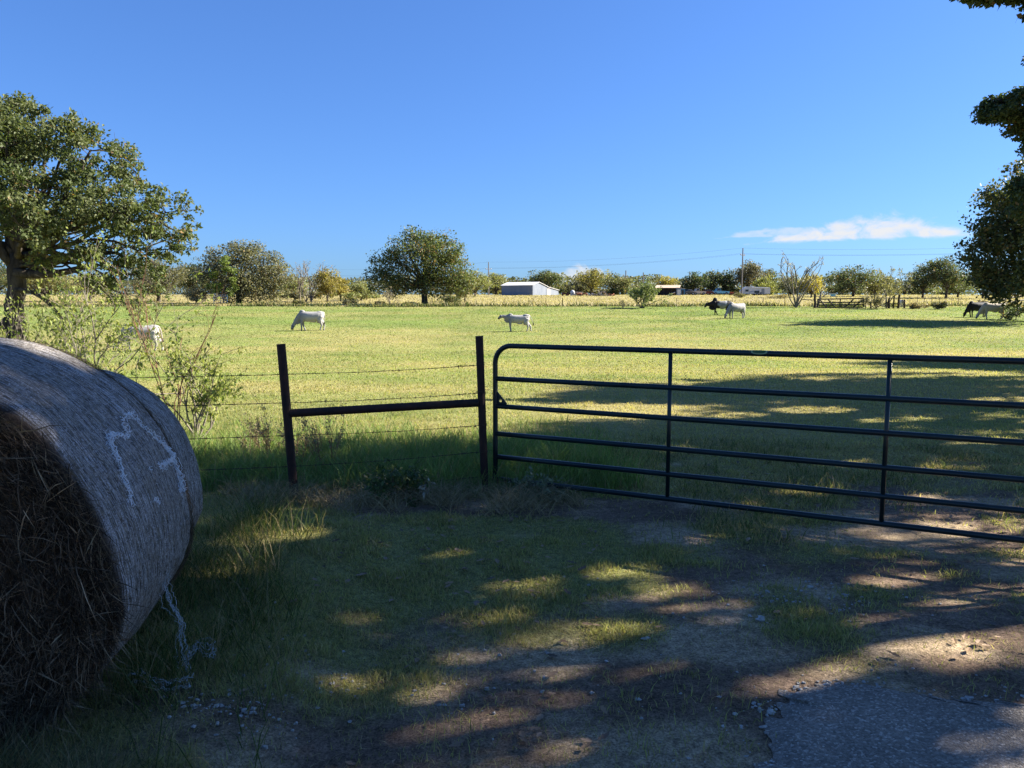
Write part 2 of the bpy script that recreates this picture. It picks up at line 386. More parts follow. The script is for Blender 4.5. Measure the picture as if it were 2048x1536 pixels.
# thin clouds low over the right and centre, set by compass direction
vec = coords(nt, 'Generated')
sx = nt.nodes.new('ShaderNodeSeparateXYZ'); nt.links.new(vec, sx.inputs[0])
az = math_(nt, 'ARCTAN2', sx.outputs[0], sx.outputs[1]); el = math_(nt, 'ARCSINE', sx.outputs[2])
def dirang(px, py):
    d = ray(px, py); d = d / np.linalg.norm(d); return math.atan2(d[0], d[1]), math.asin(d[2])
def cloud(px0, px1, ptop, pbot, seed, thr, peak):
    a0, _ = dirang(px0, ptop); a1, _ = dirang(px1, ptop); _, e1 = dirang((px0 + px1) / 2, ptop); _, e0 = dirang((px0 + px1) / 2, pbot)
    X = math_(nt, 'DIVIDE', math_(nt, 'SUBTRACT', az, (a0 + a1) / 2), (a1 - a0) / 2)
    Y = math_(nt, 'DIVIDE', math_(nt, 'SUBTRACT', el, e0), (e1 - e0))
    cb = nt.nodes.new('ShaderNodeCombineXYZ'); nt.links.new(X, cb.inputs[0]); nt.links.new(math_(nt, 'ADD', Y, math_(nt, 'MULTIPLY', X, .25)), cb.inputs[1]); cb.inputs[2].default_value = seed
    mp = nt.nodes.new('ShaderNodeMapping'); mp.inputs['Scale'].default_value = (2.2, 1.1, 1); nt.links.new(cb.outputs[0], mp.inputs[0])
    n = noise(nt, mp.outputs[0], 1.7, 7, .62, .5)
    env = math_(nt, 'SUBTRACT', 1., math_(nt, 'POWER', math_(nt, 'ABSOLUTE', math_(nt, 'SUBTRACT', X, peak)), 1.5))
    topf = math_(nt, 'SUBTRACT', math_(nt, 'MULTIPLY', env, .95), Y)                       # > 0 under the cloud top
    a = math_(nt, 'MINIMUM', math_(nt, 'MULTIPLY', topf, 1.6), math_(nt, 'MULTIPLY', math_(nt, 'ADD', Y, .05), 3.2))
    s = math_(nt, 'ADD', math_(nt, 'MULTIPLY', math_(nt, 'MINIMUM', a, .55), 1.1), math_(nt, 'MULTIPLY', math_(nt, 'SUBTRACT', n, .5), 1.5))
    mr = nt.nodes.new('ShaderNodeMapRange'); mr.interpolation_type = 'SMOOTHSTEP'; nt.links.new(s, mr.inputs[0])
    mr.inputs[1].default_value = thr; mr.inputs[2].default_value = thr + .55
    ok = math_(nt, 'MULTIPLY', mr.outputs[0], math_(nt, 'GREATER_THAN', sx.outputs[1], 0.))
    lim = nt.nodes.new('ShaderNodeMapRange'); nt.links.new(math_(nt, 'ABSOLUTE', X), lim.inputs[0]); lim.inputs[1].default_value = 1.25; lim.inputs[2].default_value = .8
    limy = nt.nodes.new('ShaderNodeMapRange'); nt.links.new(Y, limy.inputs[0]); limy.inputs[1].default_value = -.12; limy.inputs[2].default_value = .12
    limt = nt.nodes.new('ShaderNodeMapRange'); nt.links.new(Y, limt.inputs[0]); limt.inputs[1].default_value = 1.3; limt.inputs[2].default_value = .9
    return math_(nt, 'MULTIPLY', math_(nt, 'MULTIPLY', math_(nt, 'MULTIPLY', ok, lim.outputs[0]), limy.outputs[0]), limt.outputs[0])
c1 = cloud(1440, 1965, 418, 484, 3.7, .17, .18)
c3 = math_(nt, 'MULTIPLY', cloud(1430, 1760, 446, 474, 5.3, .18, -.1), .5)
c1 = math_(nt, 'MAXIMUM', c1, c3)
c2 = cloud(1020, 1260, 518, 572, 8.2, .22, .1)
cm = math_(nt, 'MAXIMUM', c1, math_(nt, 'MULTIPLY', c2, .8))
hsv = nt.nodes.new('ShaderNodeHueSaturation'); nt.links.new(skyc, hsv.inputs['Color'])
hsv.inputs['Saturation'].default_value = 1.0; hsv.inputs['Hue'].default_value = .5; hsv.inputs['Value'].default_value = 1.0
CLOUDV = 4.1
gm = nt.nodes.new('ShaderNodeGamma'); gm.inputs[1].default_value = .8; nt.links.new(hsv.outputs[0], gm.inputs[0])
tint = mixc(nt, 1., gm.outputs[0], (.425, .72, 1.26), 'MULTIPLY')
tot = mixc(nt, cm, tint, (CLOUDV * .98, CLOUDV * 1.0, CLOUDV * 1.04))
bg = nt.nodes.new('ShaderNodeBackground'); nt.links.new(tot, bg.inputs[0]); bg.inputs[1].default_value = .055
wo = nt.nodes.new('ShaderNodeOutputWorld'); nt.links.new(bg.outputs[0], wo.inputs[0])

sl = bpy.data.lights.new('sun', 'SUN'); sl.energy = 5.0; sl.angle = R(.53); sl.color = (1., .93, .82)
so = bpy.data.objects.new('sun', sl); COL.objects.link(so)
so.rotation_euler = Vector(tuple(SUND)).to_track_quat('Z', 'Y').to_euler(); so.location = (30, 10, 30)
cd = bpy.data.cameras.new('camera'); co = bpy.data.objects.new('camera', cd); COL.objects.link(co)
co.location = (0, 0, CAMZ); co.rotation_euler = (math.pi / 2 - TH, 0, 0)
cd.sensor_width = 36; cd.lens = 36 * F / 2048; cd.clip_end = 5000; cd.clip_start = .05
SC.camera = co
SC.view_settings.view_transform = 'Standard'; SC.view_settings.look = 'None'; SC.view_settings.exposure = 1.95; SC.view_settings.gamma = 1
cy = SC.cycles; cy.max_bounces = 7; cy.diffuse_bounces = 4; cy.glossy_bounces = 2; cy.transmission_bounces = 4; cy.transparent_max_bounces = 4
cy.use_denoising = True

# ------------------------------------------------------------------ ground sheet
def graded(a, b, step, out, g):
    L = list(np.arange(a, b + 1e-6, step)); s = step; p = L[-1]; hi = []
    while p < out: s *= g; p += s; hi.append(p)
    return np.array(L), np.array(hi)
m0, hi = graded(-8, 8, .06, 900, 1.06); xs = np.concatenate([-hi[::-1], m0, hi])
m0, hi = graded(1., 14, .06, 1600, 1.028); lo = 1. - np.cumsum(.06 * 1.12 ** np.arange(1, 45)); ys = np.concatenate([lo[::-1], m0, hi])
GX, GY = np.meshgrid(xs, ys); GX = GX.ravel(); GY = GY.ravel()
B = bare_mask(GX, GY)[:, None]
lit = fbm(GX / .3, GY / .3, 3)[:, None]
gc = turf_colour(GX, GY) * .82
soil = DIRT * (.7 + .6 * lit) + (LITTER - DIRT) * (.85 * sstep(.42, .66, fbm(GX / .55 + 70, GY / .4, 4)))[:, None]
gc = gc * (1 - B) + soil * B
nx, ny = len(xs), len(ys)
i = np.arange(ny - 1)[:, None] * nx; j = np.arange(nx - 1)[None]
Q = np.stack([i + j, i + j + 1, i + nx + j + 1, i + nx + j], -1).reshape(-1, 4)
add('ground', new_mesh('ground', np.stack([GX, GY, gz(GX, GY)], 1), [Q], gc, True), M['ground'], kind='structure')

# driveway end, chipseal
edge_px = [(1528, 1536), (1535, 1470), (1560, 1410), (1600, 1382), (1650, 1369), (1720, 1378), (1790, 1380), (1850, 1392), (1920, 1402), (2000, 1410), (2080, 1424), (2200, 1440)]
E = np.array([hit(*p)[:2] for p in edge_px])
E = np.vstack([[E[0] + np.array([.05, -1.2])], E, [[4.5, 2.9]]])
NE = 360; t = np.linspace(0, 1, NE); tt = np.linspace(0, 1, len(E)); E = np.stack([np.interp(t, tt, E[:, 0]), np.interp(t, tt, E[:, 1])], 1)
E += .13 * np.stack([fbm(t * 40, t * 0 + 1, 3) - .5, fbm(t * 40, t * 0 + 7, 3) - .5], 1)
cen = np.array([3.2, .6]); NR_ = 100; rings = np.linspace(0, 1, NR_)
P = (E[None] * (1 - rings[:, None, None]) + cen[None, None] * rings[:, None, None])
ZZ = gz(P[..., 0], P[..., 1]) + .030 * sstep(0, .05, rings)[:, None] + .004
V = np.dstack([P, ZZ]).reshape(-1, 3)
i = np.arange(NR_ - 1)[:, None] * NE; j = np.arange(NE - 1)[None]
Q = np.stack([i + j, i + NE + j, i + NE + j + 1, i + j + 1], -1).reshape(-1, 4)
add('driveway', new_mesh('driveway', V, [Q], None, True), M['chip'], kind='structure')
from math import inf
def in_drive(x, y):
    ins = np.zeros(x.shape, bool); poly = np.vstack([E, [[8, 2.9], [8, -3], [E[0, 0], -3]]]); n = len(poly)
    for a in range(n):
        x1, y1 = poly[a]; x2, y2 = poly[(a + 1) % n]
        if y1 == y2: continue
        c = ((y1 > y) != (y2 > y)) & (x < (x2 - x1) * (y - y1) / (y2 - y1) + x1); ins ^= c
    return ins

# ------------------------------------------------------------------ grass
def blades(name, x, y, h, w, lean, col, mat_, kind='stuff', z0=None, lean_dir=None, seg=2, label=None, parent=None, cat=None):
    n = len(x); r = np.random.default_rng(len(name) + n)
    z = (gz(x, y) if z0 is None else z0) - .006
    a = r.random(n) * 2 * math.pi; b = r.random(n) * 2 * math.pi if lean_dir is None else lean_dir
    wx = np.cos(a) * w / 2; wy = np.sin(a) * w / 2
    lx = np.cos(b) * lean * h; ly = np.sin(b) * lean * h
    base = np.stack([x, y, z], 1)
    wv = np.stack([wx, wy, 0 * wx], 1)
    if seg == 1:
        tip = base + np.stack([lx, ly, h], 1)
        V = np.stack([base - wv, base + wv, tip], 1).reshape(-1, 3); k = 3
        T = (np.arange(n)[:, None] * 3 + np.array([0, 1, 2])[None])
    else:
        zz = np.sqrt(np.clip(1 - np.clip(lean, 0, .95) ** 2 * .6, .1, 1))
        mid = base + np.stack([lx * .32, ly * .32, h * .58 * zz], 1); tip = base + np.stack([lx, ly, h * zz], 1)
        V = np.stack([base - wv, base + wv, mid - wv * .75, mid + wv * .75, tip], 1).reshape(-1, 3); k = 5
        T = (np.arange(n)[:, None, None] * 5 + np.array([[0, 1, 3], [0, 3, 2], [2, 3, 4]])[None]).reshape(-1, 3)
    C = np.repeat(col, k, 0)
    return add(name, new_mesh(name, V, [T], C), mat_, parent, label, cat, None, kind)

# short turf, density falls off with distance so that blades stay about a pixel wide
def sample_y(n, y0, y1, p=1.0):      # density ~ 1/y over the widening view wedge
    return y0 * (y1 / y0) ** rng.random(n)
def turf(name, n, y0, y1, wfac, hfn, straw, prob=None):
    y = sample_y(n, y0, y1); x = (rng.random(n) * 2 - 1) * (.80 * y + .6)
    keep = ~in_drive(x + .05 * rng.standard_normal(n), y - .07 + .06 * rng.standard_normal(n))
    bm = bare_mask(x, y); keep &= rng.random(n) > np.clip(bm * 1.0, 0, .93)
    x, y = x[keep], y[keep]; n = len(x)
    d = dryness(x, y)
    fq = sstep(30, 70, y); c = turf_colour(x, y) * (1.12 + (.36 - .2 * fq[:, None] + .6 * (1 - sstep(7, 11, y))[:, None]) * (rng.random((n, 1)) - .5))
    st = rng.random(n) < straw * (.4 + 1.6 * d) * (1 - .8 * fq)
    c[st] = STRAW * (.6 + .6 * rng.random((st.sum(), 1)))
    h = hfn(x, y) * (.55 + .9 * rng.random(n)); w = wfac * y * (.6 + .8 * rng.random(n))
    blades(name, x, y, h, w, .25 + .8 * rng.random(n), c, M['grass'])
clump = lambda x, y: fbm(x / .25 + 5, y / .25 + 2, 3)
turf('lawn_grass', 430000, 2.0, 9.0, .0012, lambda x, y: .010 + .075 * clump(x, y) ** 1.8, .42)
turf('field_grass', 330000, 8.5, 96.0, .0011, lambda x, y: .012 + .055 * clump(x, y) ** 1.5 + .0004 * y, .13)
def wedge(n, y0, y1):
    y = np.sqrt(y0 ** 2 + (y1 ** 2 - y0 ** 2) * rng.random(n)); return (rng.random(n) * 2 - 1) * (.80 * y + .6), y
# tan pasture past the far fence
y = 95.5 * (210 / 95.5) ** rng.random(52000); x = (rng.random(52000) * 2 - 1) * .75 * y
c = turf_colour(x, y) * (.85 + .45 * rng.random((len(x), 1)))
blades('pasture_grass', x, y, .08 + .22 * rng.random(len(x)) * fbm(x / 4, y / 4, 3), .0012 * y * (.5 + rng.random(len(x))), .3 + .5 * rng.random(len(x)), c, M['grass'], seg=1)
# rank grass along the fence
n = 34000; x = -4.2 + 5.4 * rng.random(n); y = 6.5 + rng.gamma(2.0, .75, n)
keep = (fbm(x / .5, y / .5, 3) > .40) & (y < 11.5) & (rng.random(n) < np.clip(1.25 - .35 * np.maximum(x, 0) - .5 * np.maximum(0, x + .0), .1, 1)); x, y = x[keep], y[keep]; n = len(x)
hh = (.12 + .30 * fbm(x / .35 + 9, y / .35, 3)) * (.5 + .9 * rng.random(n)) * (1 - .55 * sstep(8., 10.5, y))
c = np.array([.15, .21, .060]) * (.7 + .7 * rng.random((n, 1))); st = rng.random(n) < .08; c[st] = STRAW * .8
blades('tall_fence_grass', x, y, hh, .006 + .004 * rng.random(n), .25 + .7 * rng.random(n), c, M['grass'])
# grass crowding the bales
n = 9000; x = -2.1 + 1.35 * rng.random(n); y = 2.5 + 3.2 * rng.random(n)
sd = x - (-1.36 - .16 * (y - 2.6)); keep = (sd > -.3) & (sd < .42 * rng.random(n) + .08) & (fbm(x / .3, y / .3, 2) > .38); x, y = x[keep], y[keep]; n = len(x)
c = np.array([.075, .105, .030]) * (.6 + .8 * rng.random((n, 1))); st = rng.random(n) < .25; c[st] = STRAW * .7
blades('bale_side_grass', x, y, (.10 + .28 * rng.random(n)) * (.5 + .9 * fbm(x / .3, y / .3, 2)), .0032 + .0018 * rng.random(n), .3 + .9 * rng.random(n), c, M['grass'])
n = 17000; x = -2.6 + 1.9 * rng.random(n); y = 1.5 + 1.2 * rng.random(n); keep = (y < 2.50 - .17 * (x + 2.2)) & (fbm(x / .25, y / .25, 2) > .36); x, y = x[keep], y[keep]; n = len(x)
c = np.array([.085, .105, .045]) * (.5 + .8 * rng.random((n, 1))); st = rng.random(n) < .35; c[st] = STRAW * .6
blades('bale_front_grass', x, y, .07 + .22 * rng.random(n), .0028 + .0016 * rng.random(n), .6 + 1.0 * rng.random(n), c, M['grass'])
n = 9000; x = -2.7 + 1.5 * rng.random(n); y = 2.40 - .17 * (x + 2.2) - .42 * rng.random(n) ** 1.5; keep = fbm(x / .16, y / .16, 2) > .34; x, y = x[keep], y[keep]; n = len(x)
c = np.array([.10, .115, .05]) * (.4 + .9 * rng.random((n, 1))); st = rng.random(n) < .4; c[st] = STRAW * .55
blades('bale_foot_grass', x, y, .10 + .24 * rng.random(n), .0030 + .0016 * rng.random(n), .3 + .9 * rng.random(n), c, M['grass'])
# clumps under and beyond the gate
n = 16000; x = -.1 + 5.5 * rng.random(n); y = 5.6 + 4.5 * rng.random(n) - .25 * x
keep = fbm(x / .6 + 33, y / .6, 3) > .53; x, y = x[keep], y[keep]; n = len(x)
c = np.array([.105, .130, .042]) * (.6 + .8 * rng.random((n, 1))); st = rng.random(n) < .4; c[st] = STRAW * .8
blades('gateway_grass', x, y, .05 + .13 * rng.random(n), .005 + .003 * rng.random(n), .3 + .8 * rng.random(n), c, M['grass'])
# flattened dry grass at the foot of the fence and lying straw on the lane
n = 5200; x = -2.5 + 3.1 * rng.random(n); y = 6.28 + .22 * rng.standard_normal(n) - .06 * x
keep = fbm(x / .35, y / .3 + 4, 2) > .42; x, y = x[keep], y[keep]; n = len(x)
blades('dry_thatch', x, y, .10 + .16 * rng.random(n), .0035 + .002 * rng.random(n), .9 + .9 * rng.random(n), STRAW * (.35 + .7 * rng.random((n, 1))), M['dry'], z0=gz(x, y) + .05 * rng.random(n))
n = 42000; x, y = wedge(n, 2.0, 8.5); keep = (bare_mask(x, y) > .25) & ~in_drive(x, y) | (rng.random(n) < .12) & ~in_drive(x, y); x, y = x[keep], y[keep]; n = len(x)
blades('straw_litter', x, y, .012 + .02 * rng.random(n), .0022 + .0016 * rng.random(n), 1.2 + 3.2 * rng.random(n), STRAW * (.35 + .8 * rng.random((n, 1))), M['dry'])

# ------------------------------------------------------------------ dead leaves and limestone chips
def curled_leaves(name, x, y, size, col):
    mb = MB()
    prof = np.array([[-.5, 0], [-.25, .2], [-.12, .13], [.05, .30], [.18, .18], [.33, .16], [.5, 0]])
    for k in range(len(x)):
        s = size[k]; a = random.random() * 6.28; ca, sa = math.cos(a), math.sin(a); cu = random.uniform(.1, .6); tl = random.uniform(-.5, .5)
        L = []
        for sgn in (1, 0, -1):
            for q, w in prof:
                u = q * s; v_ = w * s * sgn; zz = abs(w * sgn) * s * cu + q * s * tl * .6 + abs(q) * s * cu * .4
                L.append([x[k] + u * ca - v_ * sa, y[k] + u * sa + v_ * ca, gz(x[k], y[k]) + .012 + abs(tl) * s * .3 + zz])
        m7 = 7; Qs = [[r0 * m7 + c0, r0 * m7 + c0 + 1, (r0 + 1) * m7 + c0 + 1, (r0 + 1) * m7 + c0] for r0 in range(2) for c0 in range(6)]
        mb.add(L, Qs, None, col[k])
    return add(name, mb.mesh(name, False, True), M['dry'], kind='stuff')
n = 1500; x, y = wedge(n * 3, 2.2, 9.); keep = (rng.random(n * 3) < .15 + .85 * (fbm(x / 1.2 + 7, y / 1.2, 3) > .52) * (x > -1.2)) & (~in_drive(x, y) | (rng.random(n * 3) < .15)); x, y = x[keep][:n], y[keep][:n]; n = len(x)
curled_leaves('dead_leaves', x, y, .018 + .055 * rng.random(n) ** 1.6, np.array([.22, .145, .085]) * (.35 + 1.1 * rng.random((n, 1))) + np.array([.05, .05, .05]) * rng.random((n, 1)))
mb = MB(); spots = [(470, 1420, .22, 90), (690, 1375, .12, 45), (640, 1345, .25, 60), (880, 1395, .14, 25), (945, 1410, .15, 18), (1640, 1195, .35, 110), (1300, 1215, .5, 70), (1240, 1340, .5, 40), (1000, 1300, .5, 30), (1560, 1450, .25, 60), (1870, 1400, .3, 60), (1300, 1500, .4, 30), (445, 1420, .10, 80), (500, 1440, .12, 60), (1610, 1190, .2, 90), (1700, 1200, .3, 60)]
for k in range(26):
    q = E[int(rng.integers(18, 340))]; spots.append((q[0], q[1], .07, 14))
for px, py, sp, cnt in spots:
    p = hit(px, py) if px > 20 else np.array([px, py])
    for _ in range(int(cnt * .6)):
        x = p[0] + random.gauss(0, sp); y = p[1] + random.gauss(0, sp * .55); s = .0028 + .0075 * random.random() ** 2.6
        if random.random() < .05: s *= 1.9
        mb.ellipsoid((x, y, float(gz(x, y)) + s * .35 + .002), (s * random.uniform(.8, 1.5), s * random.uniform(.7, 1.2), s * random.uniform(.5, .8)), 6, 4, jit=.9)
add('limestone_gravel', mb.mesh('limestone_gravel'), M['stone'], kind='stuff')

# ------------------------------------------------------------------ hay bales

def axis_of(th): return np.array([math.sin(th), math.cos(th), 0.])
def section(ph, a, zt, zm):                    # settled bale: widest below the middle, squarer at the foot
    co, si = np.cos(ph), np.sin(ph)
    return a * np.where(co < 0, np.sign(si) * np.abs(si) ** .75, si), np.where(co > 0, (zt - zm) * co, zm * co)
def make_bale(label, start, th0, a_, zt, zm, L, wob, seed, face_straw):
    """start: ground point under the centre of the near end"""
    root = thing('hay_bale', label, 'hay bale', start, 'round hay bales')
    root.rotation_euler = (0, 0, math.pi / 2 - th0)                     # local X = axis, local -Y = right
    r = np.random.default_rng(seed); Rr = zm
    nA, nL = 220, 130
    th = np.linspace(0, 2 * math.pi, nA, endpoint=False); t = np.linspace(0, 1, nL)
    TH_, T_ = np.meshgrid(th, t)
    er = .10                                                            # rounded shoulders
    e = np.minimum(T_, 1 - T_) * L
    rad = 1 - er / .8 * (1 - np.sqrt(np.clip(1 - (1 - np.clip(e / er, 0, 1)) ** 2, 0, 1))) + .02 * np.sin(T_ * math.pi)
    rad = rad + wob * (fbm(np.cos(TH_) * 2 + 9, np.sin(TH_) * 2 + T_ * 2 + seed, 3) - .5) + .024 * (fbm(T_ * 18 + seed, np.cos(TH_) * 1.2 + 5, 2) - .5) + .012 * (fbm(T_ * 70, np.cos(TH_) * 14 + np.sin(TH_) * 9 + 40, 3) - .5)
    sy, sz = section(TH_, a_, zt, zm)
    V = np.stack([T_ * L, -rad * sy, rad * sz], -1)
    V = V.reshape(-1, 3)
    i = np.arange(nL - 1)[:, None] * nA; j = np.arange(nA)[None]; j2 = (j + 1) % nA
    Q = np.stack([i + j, i + nA + j, i + nA + j2, i + j2], -1).reshape(-1, 4)
    w = add('net_wrap', new_mesh('net_wrap', V, [Q], None, True), M['netwrap'], root, loc=(0, 0, Rr))
    for end in (0, 1):                                                  # the two end faces, spiral of packed hay
        nR = 26; q = np.linspace(0, 1, nR)
        QQ, T2 = np.meshgrid(q, th)
        rr = rad[0 if end == 0 else -1][:, None] * QQ
        py_, pz_ = section(T2, a_, zt, zm)
        rough_ = .10 * (fbm(rr * 4 + seed, T2 * 4, 3) - .5) * (1 - QQ ** 6) + .02 * np.sin(rr * 34)
        xo = (-.005 - .05 * (1 - QQ ** 2) + rough_) if end == 0 else L + .005 + .05 * (1 - QQ ** 2) + rough_
        Vf = np.stack([xo, -rr * py_, rr * pz_], -1).reshape(-1, 3)
        i = np.arange(nA)[:, None] * nR; i2 = ((np.arange(nA) + 1) % nA)[:, None] * nR; j = np.arange(nR - 1)[None]
        Qf = np.stack([i + j, i + j + 1, i2 + j + 1, i2 + j], -1).reshape(-1, 4)
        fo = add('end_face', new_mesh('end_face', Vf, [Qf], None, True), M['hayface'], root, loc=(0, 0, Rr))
        if end == 0 and face_straw:
            n = face_straw; a = r.random(n) * 2 * math.pi; q = np.sqrt(r.random(n)) * 1.0
            py_, pz_ = section(a, a_, zt, zm); q = np.where(r.random(n) < .38, 1 - .16 * r.random(n), q) * .985
            P0 = np.stack([-.05 * (1 - q ** 8) - .05 * (1 - q ** 2) + .05 * r.random(n) + .02 * q ** 12, -q * py_, q * pz_], 1)
            tang = np.stack([0 * a, -np.cos(a), -np.sin(a)], 1) * np.where(r.random(n) < .5, 1, -1)[:, None]
            out = np.stack([-np.ones(n), 0 * a, 0 * a], 1)
            ln = .03 + .12 * r.random(n) ** 2
            d = tang * (.5 + .5 * r.random((n, 1))) + out * (.55 * r.random((n, 1))) + .6 * r.standard_normal((n, 3)) * np.array([.2, 1, 1])
            d[:, 2] -= .35 * r.random(n)
            d /= np.linalg.norm(d, axis=1)[:, None]; side = np.cross(d, r.standard_normal((n, 3))); side /= np.linalg.norm(side, axis=1)[:, None]
            big_ = r.random(n) < .016; ln = np.where(big_, .09 + .11 * r.random(n), ln); wd = (.0006 + .0011 * r.random((n, 1))); wd[big_] *= 1.3
            P1 = P0 + d * ln[:, None] * .5 + out * .012; P2 = P0 + d * ln[:, None] - np.array([0, 0, 1.]) * (.03 * r.random((n, 1)))
            Vs = np.stack([P0 - side * wd, P0 + side * wd, P1 - side * wd, P1 + side * wd, P2], 1).reshape(-1, 3)
            T = (np.arange(n)[:, None, None] * 5 + np.array([[0, 1, 3], [0, 3, 2], [2, 3, 4]])[None]).reshape(-1, 3)
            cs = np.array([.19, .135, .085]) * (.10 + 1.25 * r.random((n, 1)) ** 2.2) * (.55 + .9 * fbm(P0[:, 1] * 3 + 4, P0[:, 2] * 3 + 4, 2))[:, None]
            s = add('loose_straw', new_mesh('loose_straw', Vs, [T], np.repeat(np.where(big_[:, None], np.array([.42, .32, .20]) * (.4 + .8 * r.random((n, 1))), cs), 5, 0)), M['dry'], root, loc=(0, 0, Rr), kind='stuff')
    if face_straw:
        n = 5000; a = r.random(n) * 2 * math.pi; py_, pz_ = section(a, a_, zt, zm); xx = L - .075 * r.random(n) ** .7; sc_ = 1 - .10 * np.clip((xx - (L - .07)) / .07, 0, 1) ** 2 + .012 * r.random(n)
        P0 = np.stack([xx, -py_ * sc_, pz_ * sc_], 1); outw = np.stack([0 * a, -py_, pz_], 1); outw /= np.linalg.norm(outw, axis=1)[:, None]; tg = np.stack([0 * a, -np.cos(a), -np.sin(a)], 1)
        d = outw * .35 * r.random((n, 1)) + tg * np.where(r.random((n, 1)) < .5, 1, -1) + np.array([.8, 0, 0]) * r.standard_normal((n, 1)) * .5; d /= np.linalg.norm(d, axis=1)[:, None]
        side = np.cross(d, r.standard_normal((n, 3))); side /= np.linalg.norm(side, axis=1)[:, None]; ln = .03 + .06 * r.random((n, 1)); wd = .0007 + .0008 * r.random((n, 1))
        Vs = np.stack([P0 - side * wd, P0 + side * wd, P0 + d * ln], 1).reshape(-1, 3)
        add('hay_fringe', new_mesh('hay_fringe', Vs, [np.arange(n)[:, None] * 3 + np.arange(3)[None]], np.repeat(np.array([.15, .11, .075]) * (.3 + r.random((n, 1))), 3, 0)), M['dry'], root, loc=(0, 0, Rr), kind='stuff')
    return root
B1, A1 = np.array([-2.236, 2.501, .10]), axis_of(-.16)
B2 = np.array([-2.43, 3.635, .095])
bale1 = make_bale('large round hay bale in white net wrap with its dark straw end facing out', B1, -.16, .84, 1.417, .508, 1.115, .05, 5, 46000)
bale2 = make_bale('smaller round hay bale pressed against the back of the big bale', B2, -.10, .62, 1.19, .40, 1.0, .04, 9, 0)

def on_bale(px, py, lift=.012):
    d = ray(px, py); o = np.array([0, 0, CAMZ]); c0 = B1 + np.array([0, 0, .508]); rt = np.array([A1[1], -A1[0], 0])
    D = .8
    while D < 6:
        p = o + d * (D / d[1]); q = p - c0; yy = q @ rt; zz = q[2]
        hz = 1.417 - .508 if zz > 0 else .508
        if (yy / .84) ** 2 + (zz / hz) ** 2 < 1.045: return p
        D += .008
    return None
def strand(px, n, jit, rad, label=None):
    mb = MB(); P = [on_bale(*p) for p in px]; P = np.array([p for p in P if p is not None])
    t = np.linspace(0, len(P) - 1, len(P) * 9)
    base = np.stack([np.interp(t, np.arange(len(P)), P[:, k]) for k in range(3)], 1)
    for k in range(n):
        q = base + jit * rng.standard_normal(base.shape) * .5 + .7 * jit * rng.standard_normal(3)
        mb.tube(q, rad * random.uniform(.5, 1.1), 4)
    for k in range(n * 6):
        a = random.randrange(len(base)); p = base[a] + jit * rng.standard_normal(3)
        mb.tube([p, p + rng.standard_normal(3) * .006, p + rng.standard_normal(3) * .010], .0009, 3)
    return mb
sq1 = [(258, 1010), (252, 985), (245, 963), (233, 918), (220, 888), (217, 873), (227, 869), (245, 875), (251, 867), (242, 846), (244, 833), (256, 828), (269, 840), (287, 858), (311, 879), (329, 894), (344, 909), (356, 939), (363, 963), (362, 984)]
sq2 = [(293, 945), (305, 940), (317, 936), (328, 930), (338, 924), (346, 918)]
root_inv = bale1.location
def bale_part(name, mb):
    me = mb.mesh(name); o = add(name, me, M['net'], bale1)
    ca, sa = math.cos(-bale1.rotation_euler[2]), math.sin(-bale1.rotation_euler[2])
    co_ = np.empty(len(me.vertices) * 3, np.float32); me.vertices.foreach_get('co', co_); v = co_.reshape(-1, 3) - np.array(bale1.location)
    v = np.stack([v[:, 0] * ca - v[:, 1] * sa, v[:, 0] * sa + v[:, 1] * ca, v[:, 2]], 1); me.vertices.foreach_set('co', v.astype(np.float32).ravel()); me.update()
bale_part('bunched_net', strand(sq1, 10, .012, .0013))
bale_part('bunched_net', strand(sq2, 7, .011, .0012))
bale_part('bunched_net', strand([(300, 1003), (308, 1001), (313, 1004)], 6, .011, .0012))
# torn net hanging down to the ground
mb = MB()
tail = [(330, 1120), (328, 1150), (327, 1175), (338, 1205), (352, 1225), (362, 1250), (357, 1275), (362, 1300), (368, 1330), (378, 1352)]
pts = []
for k, (px, py) in enumerate(tail):
    g = hit(px, 1352); D0 = 2.86; pts.append(at(px, py, D0 - .012 * k * 9 * .1))
pts = np.array(pts); pts[-1] = hit(378, 1352) + np.array([0, 0, .02]); 
DD = np.linspace(3.22, pts[-1][1], len(pts)); pts = np.array([at(px, py, D) for (px, py), D in zip(tail, DD)])
t = np.linspace(0, len(pts) - 1, 70); base = np.stack([np.interp(t, np.arange(len(pts)), pts[:, k]) for k in range(3)], 1)
for k in range(8):
    s = .005 + .012 * np.clip(np.sin(t / t[-1] * 6 + k) ** 2, 0, 1)[:, None]
    mb.tube(base + s * rng.standard_normal(3) + .004 * rng.standard_normal(base.shape), .0013, 3)
for lst in ([(368, 1325), (390, 1290), (415, 1282), (432, 1288), (425, 1310), (400, 1300), (380, 1312)], [(262, 1352), (285, 1358), (310, 1366), (335, 1370), (360, 1362), (385, 1368)]):
    P = np.array([hit(a, b + 25) + np.array([0, 0, .03 + .04 * random.random()]) for a, b in lst]); t = np.linspace(0, len(P) - 1, 40)
    bs = np.stack([np.interp(t, np.arange(len(P)), P[:, k]) for k in range(3)], 1)
    for k in range(5): mb.tube(bs + .010 * rng.standard_normal(3) + .006 * rng.standard_normal(bs.shape), .0013, 3)
bale_part('torn_net', mb)
bale1.children[-1].data.materials[0] = M['oldnet']

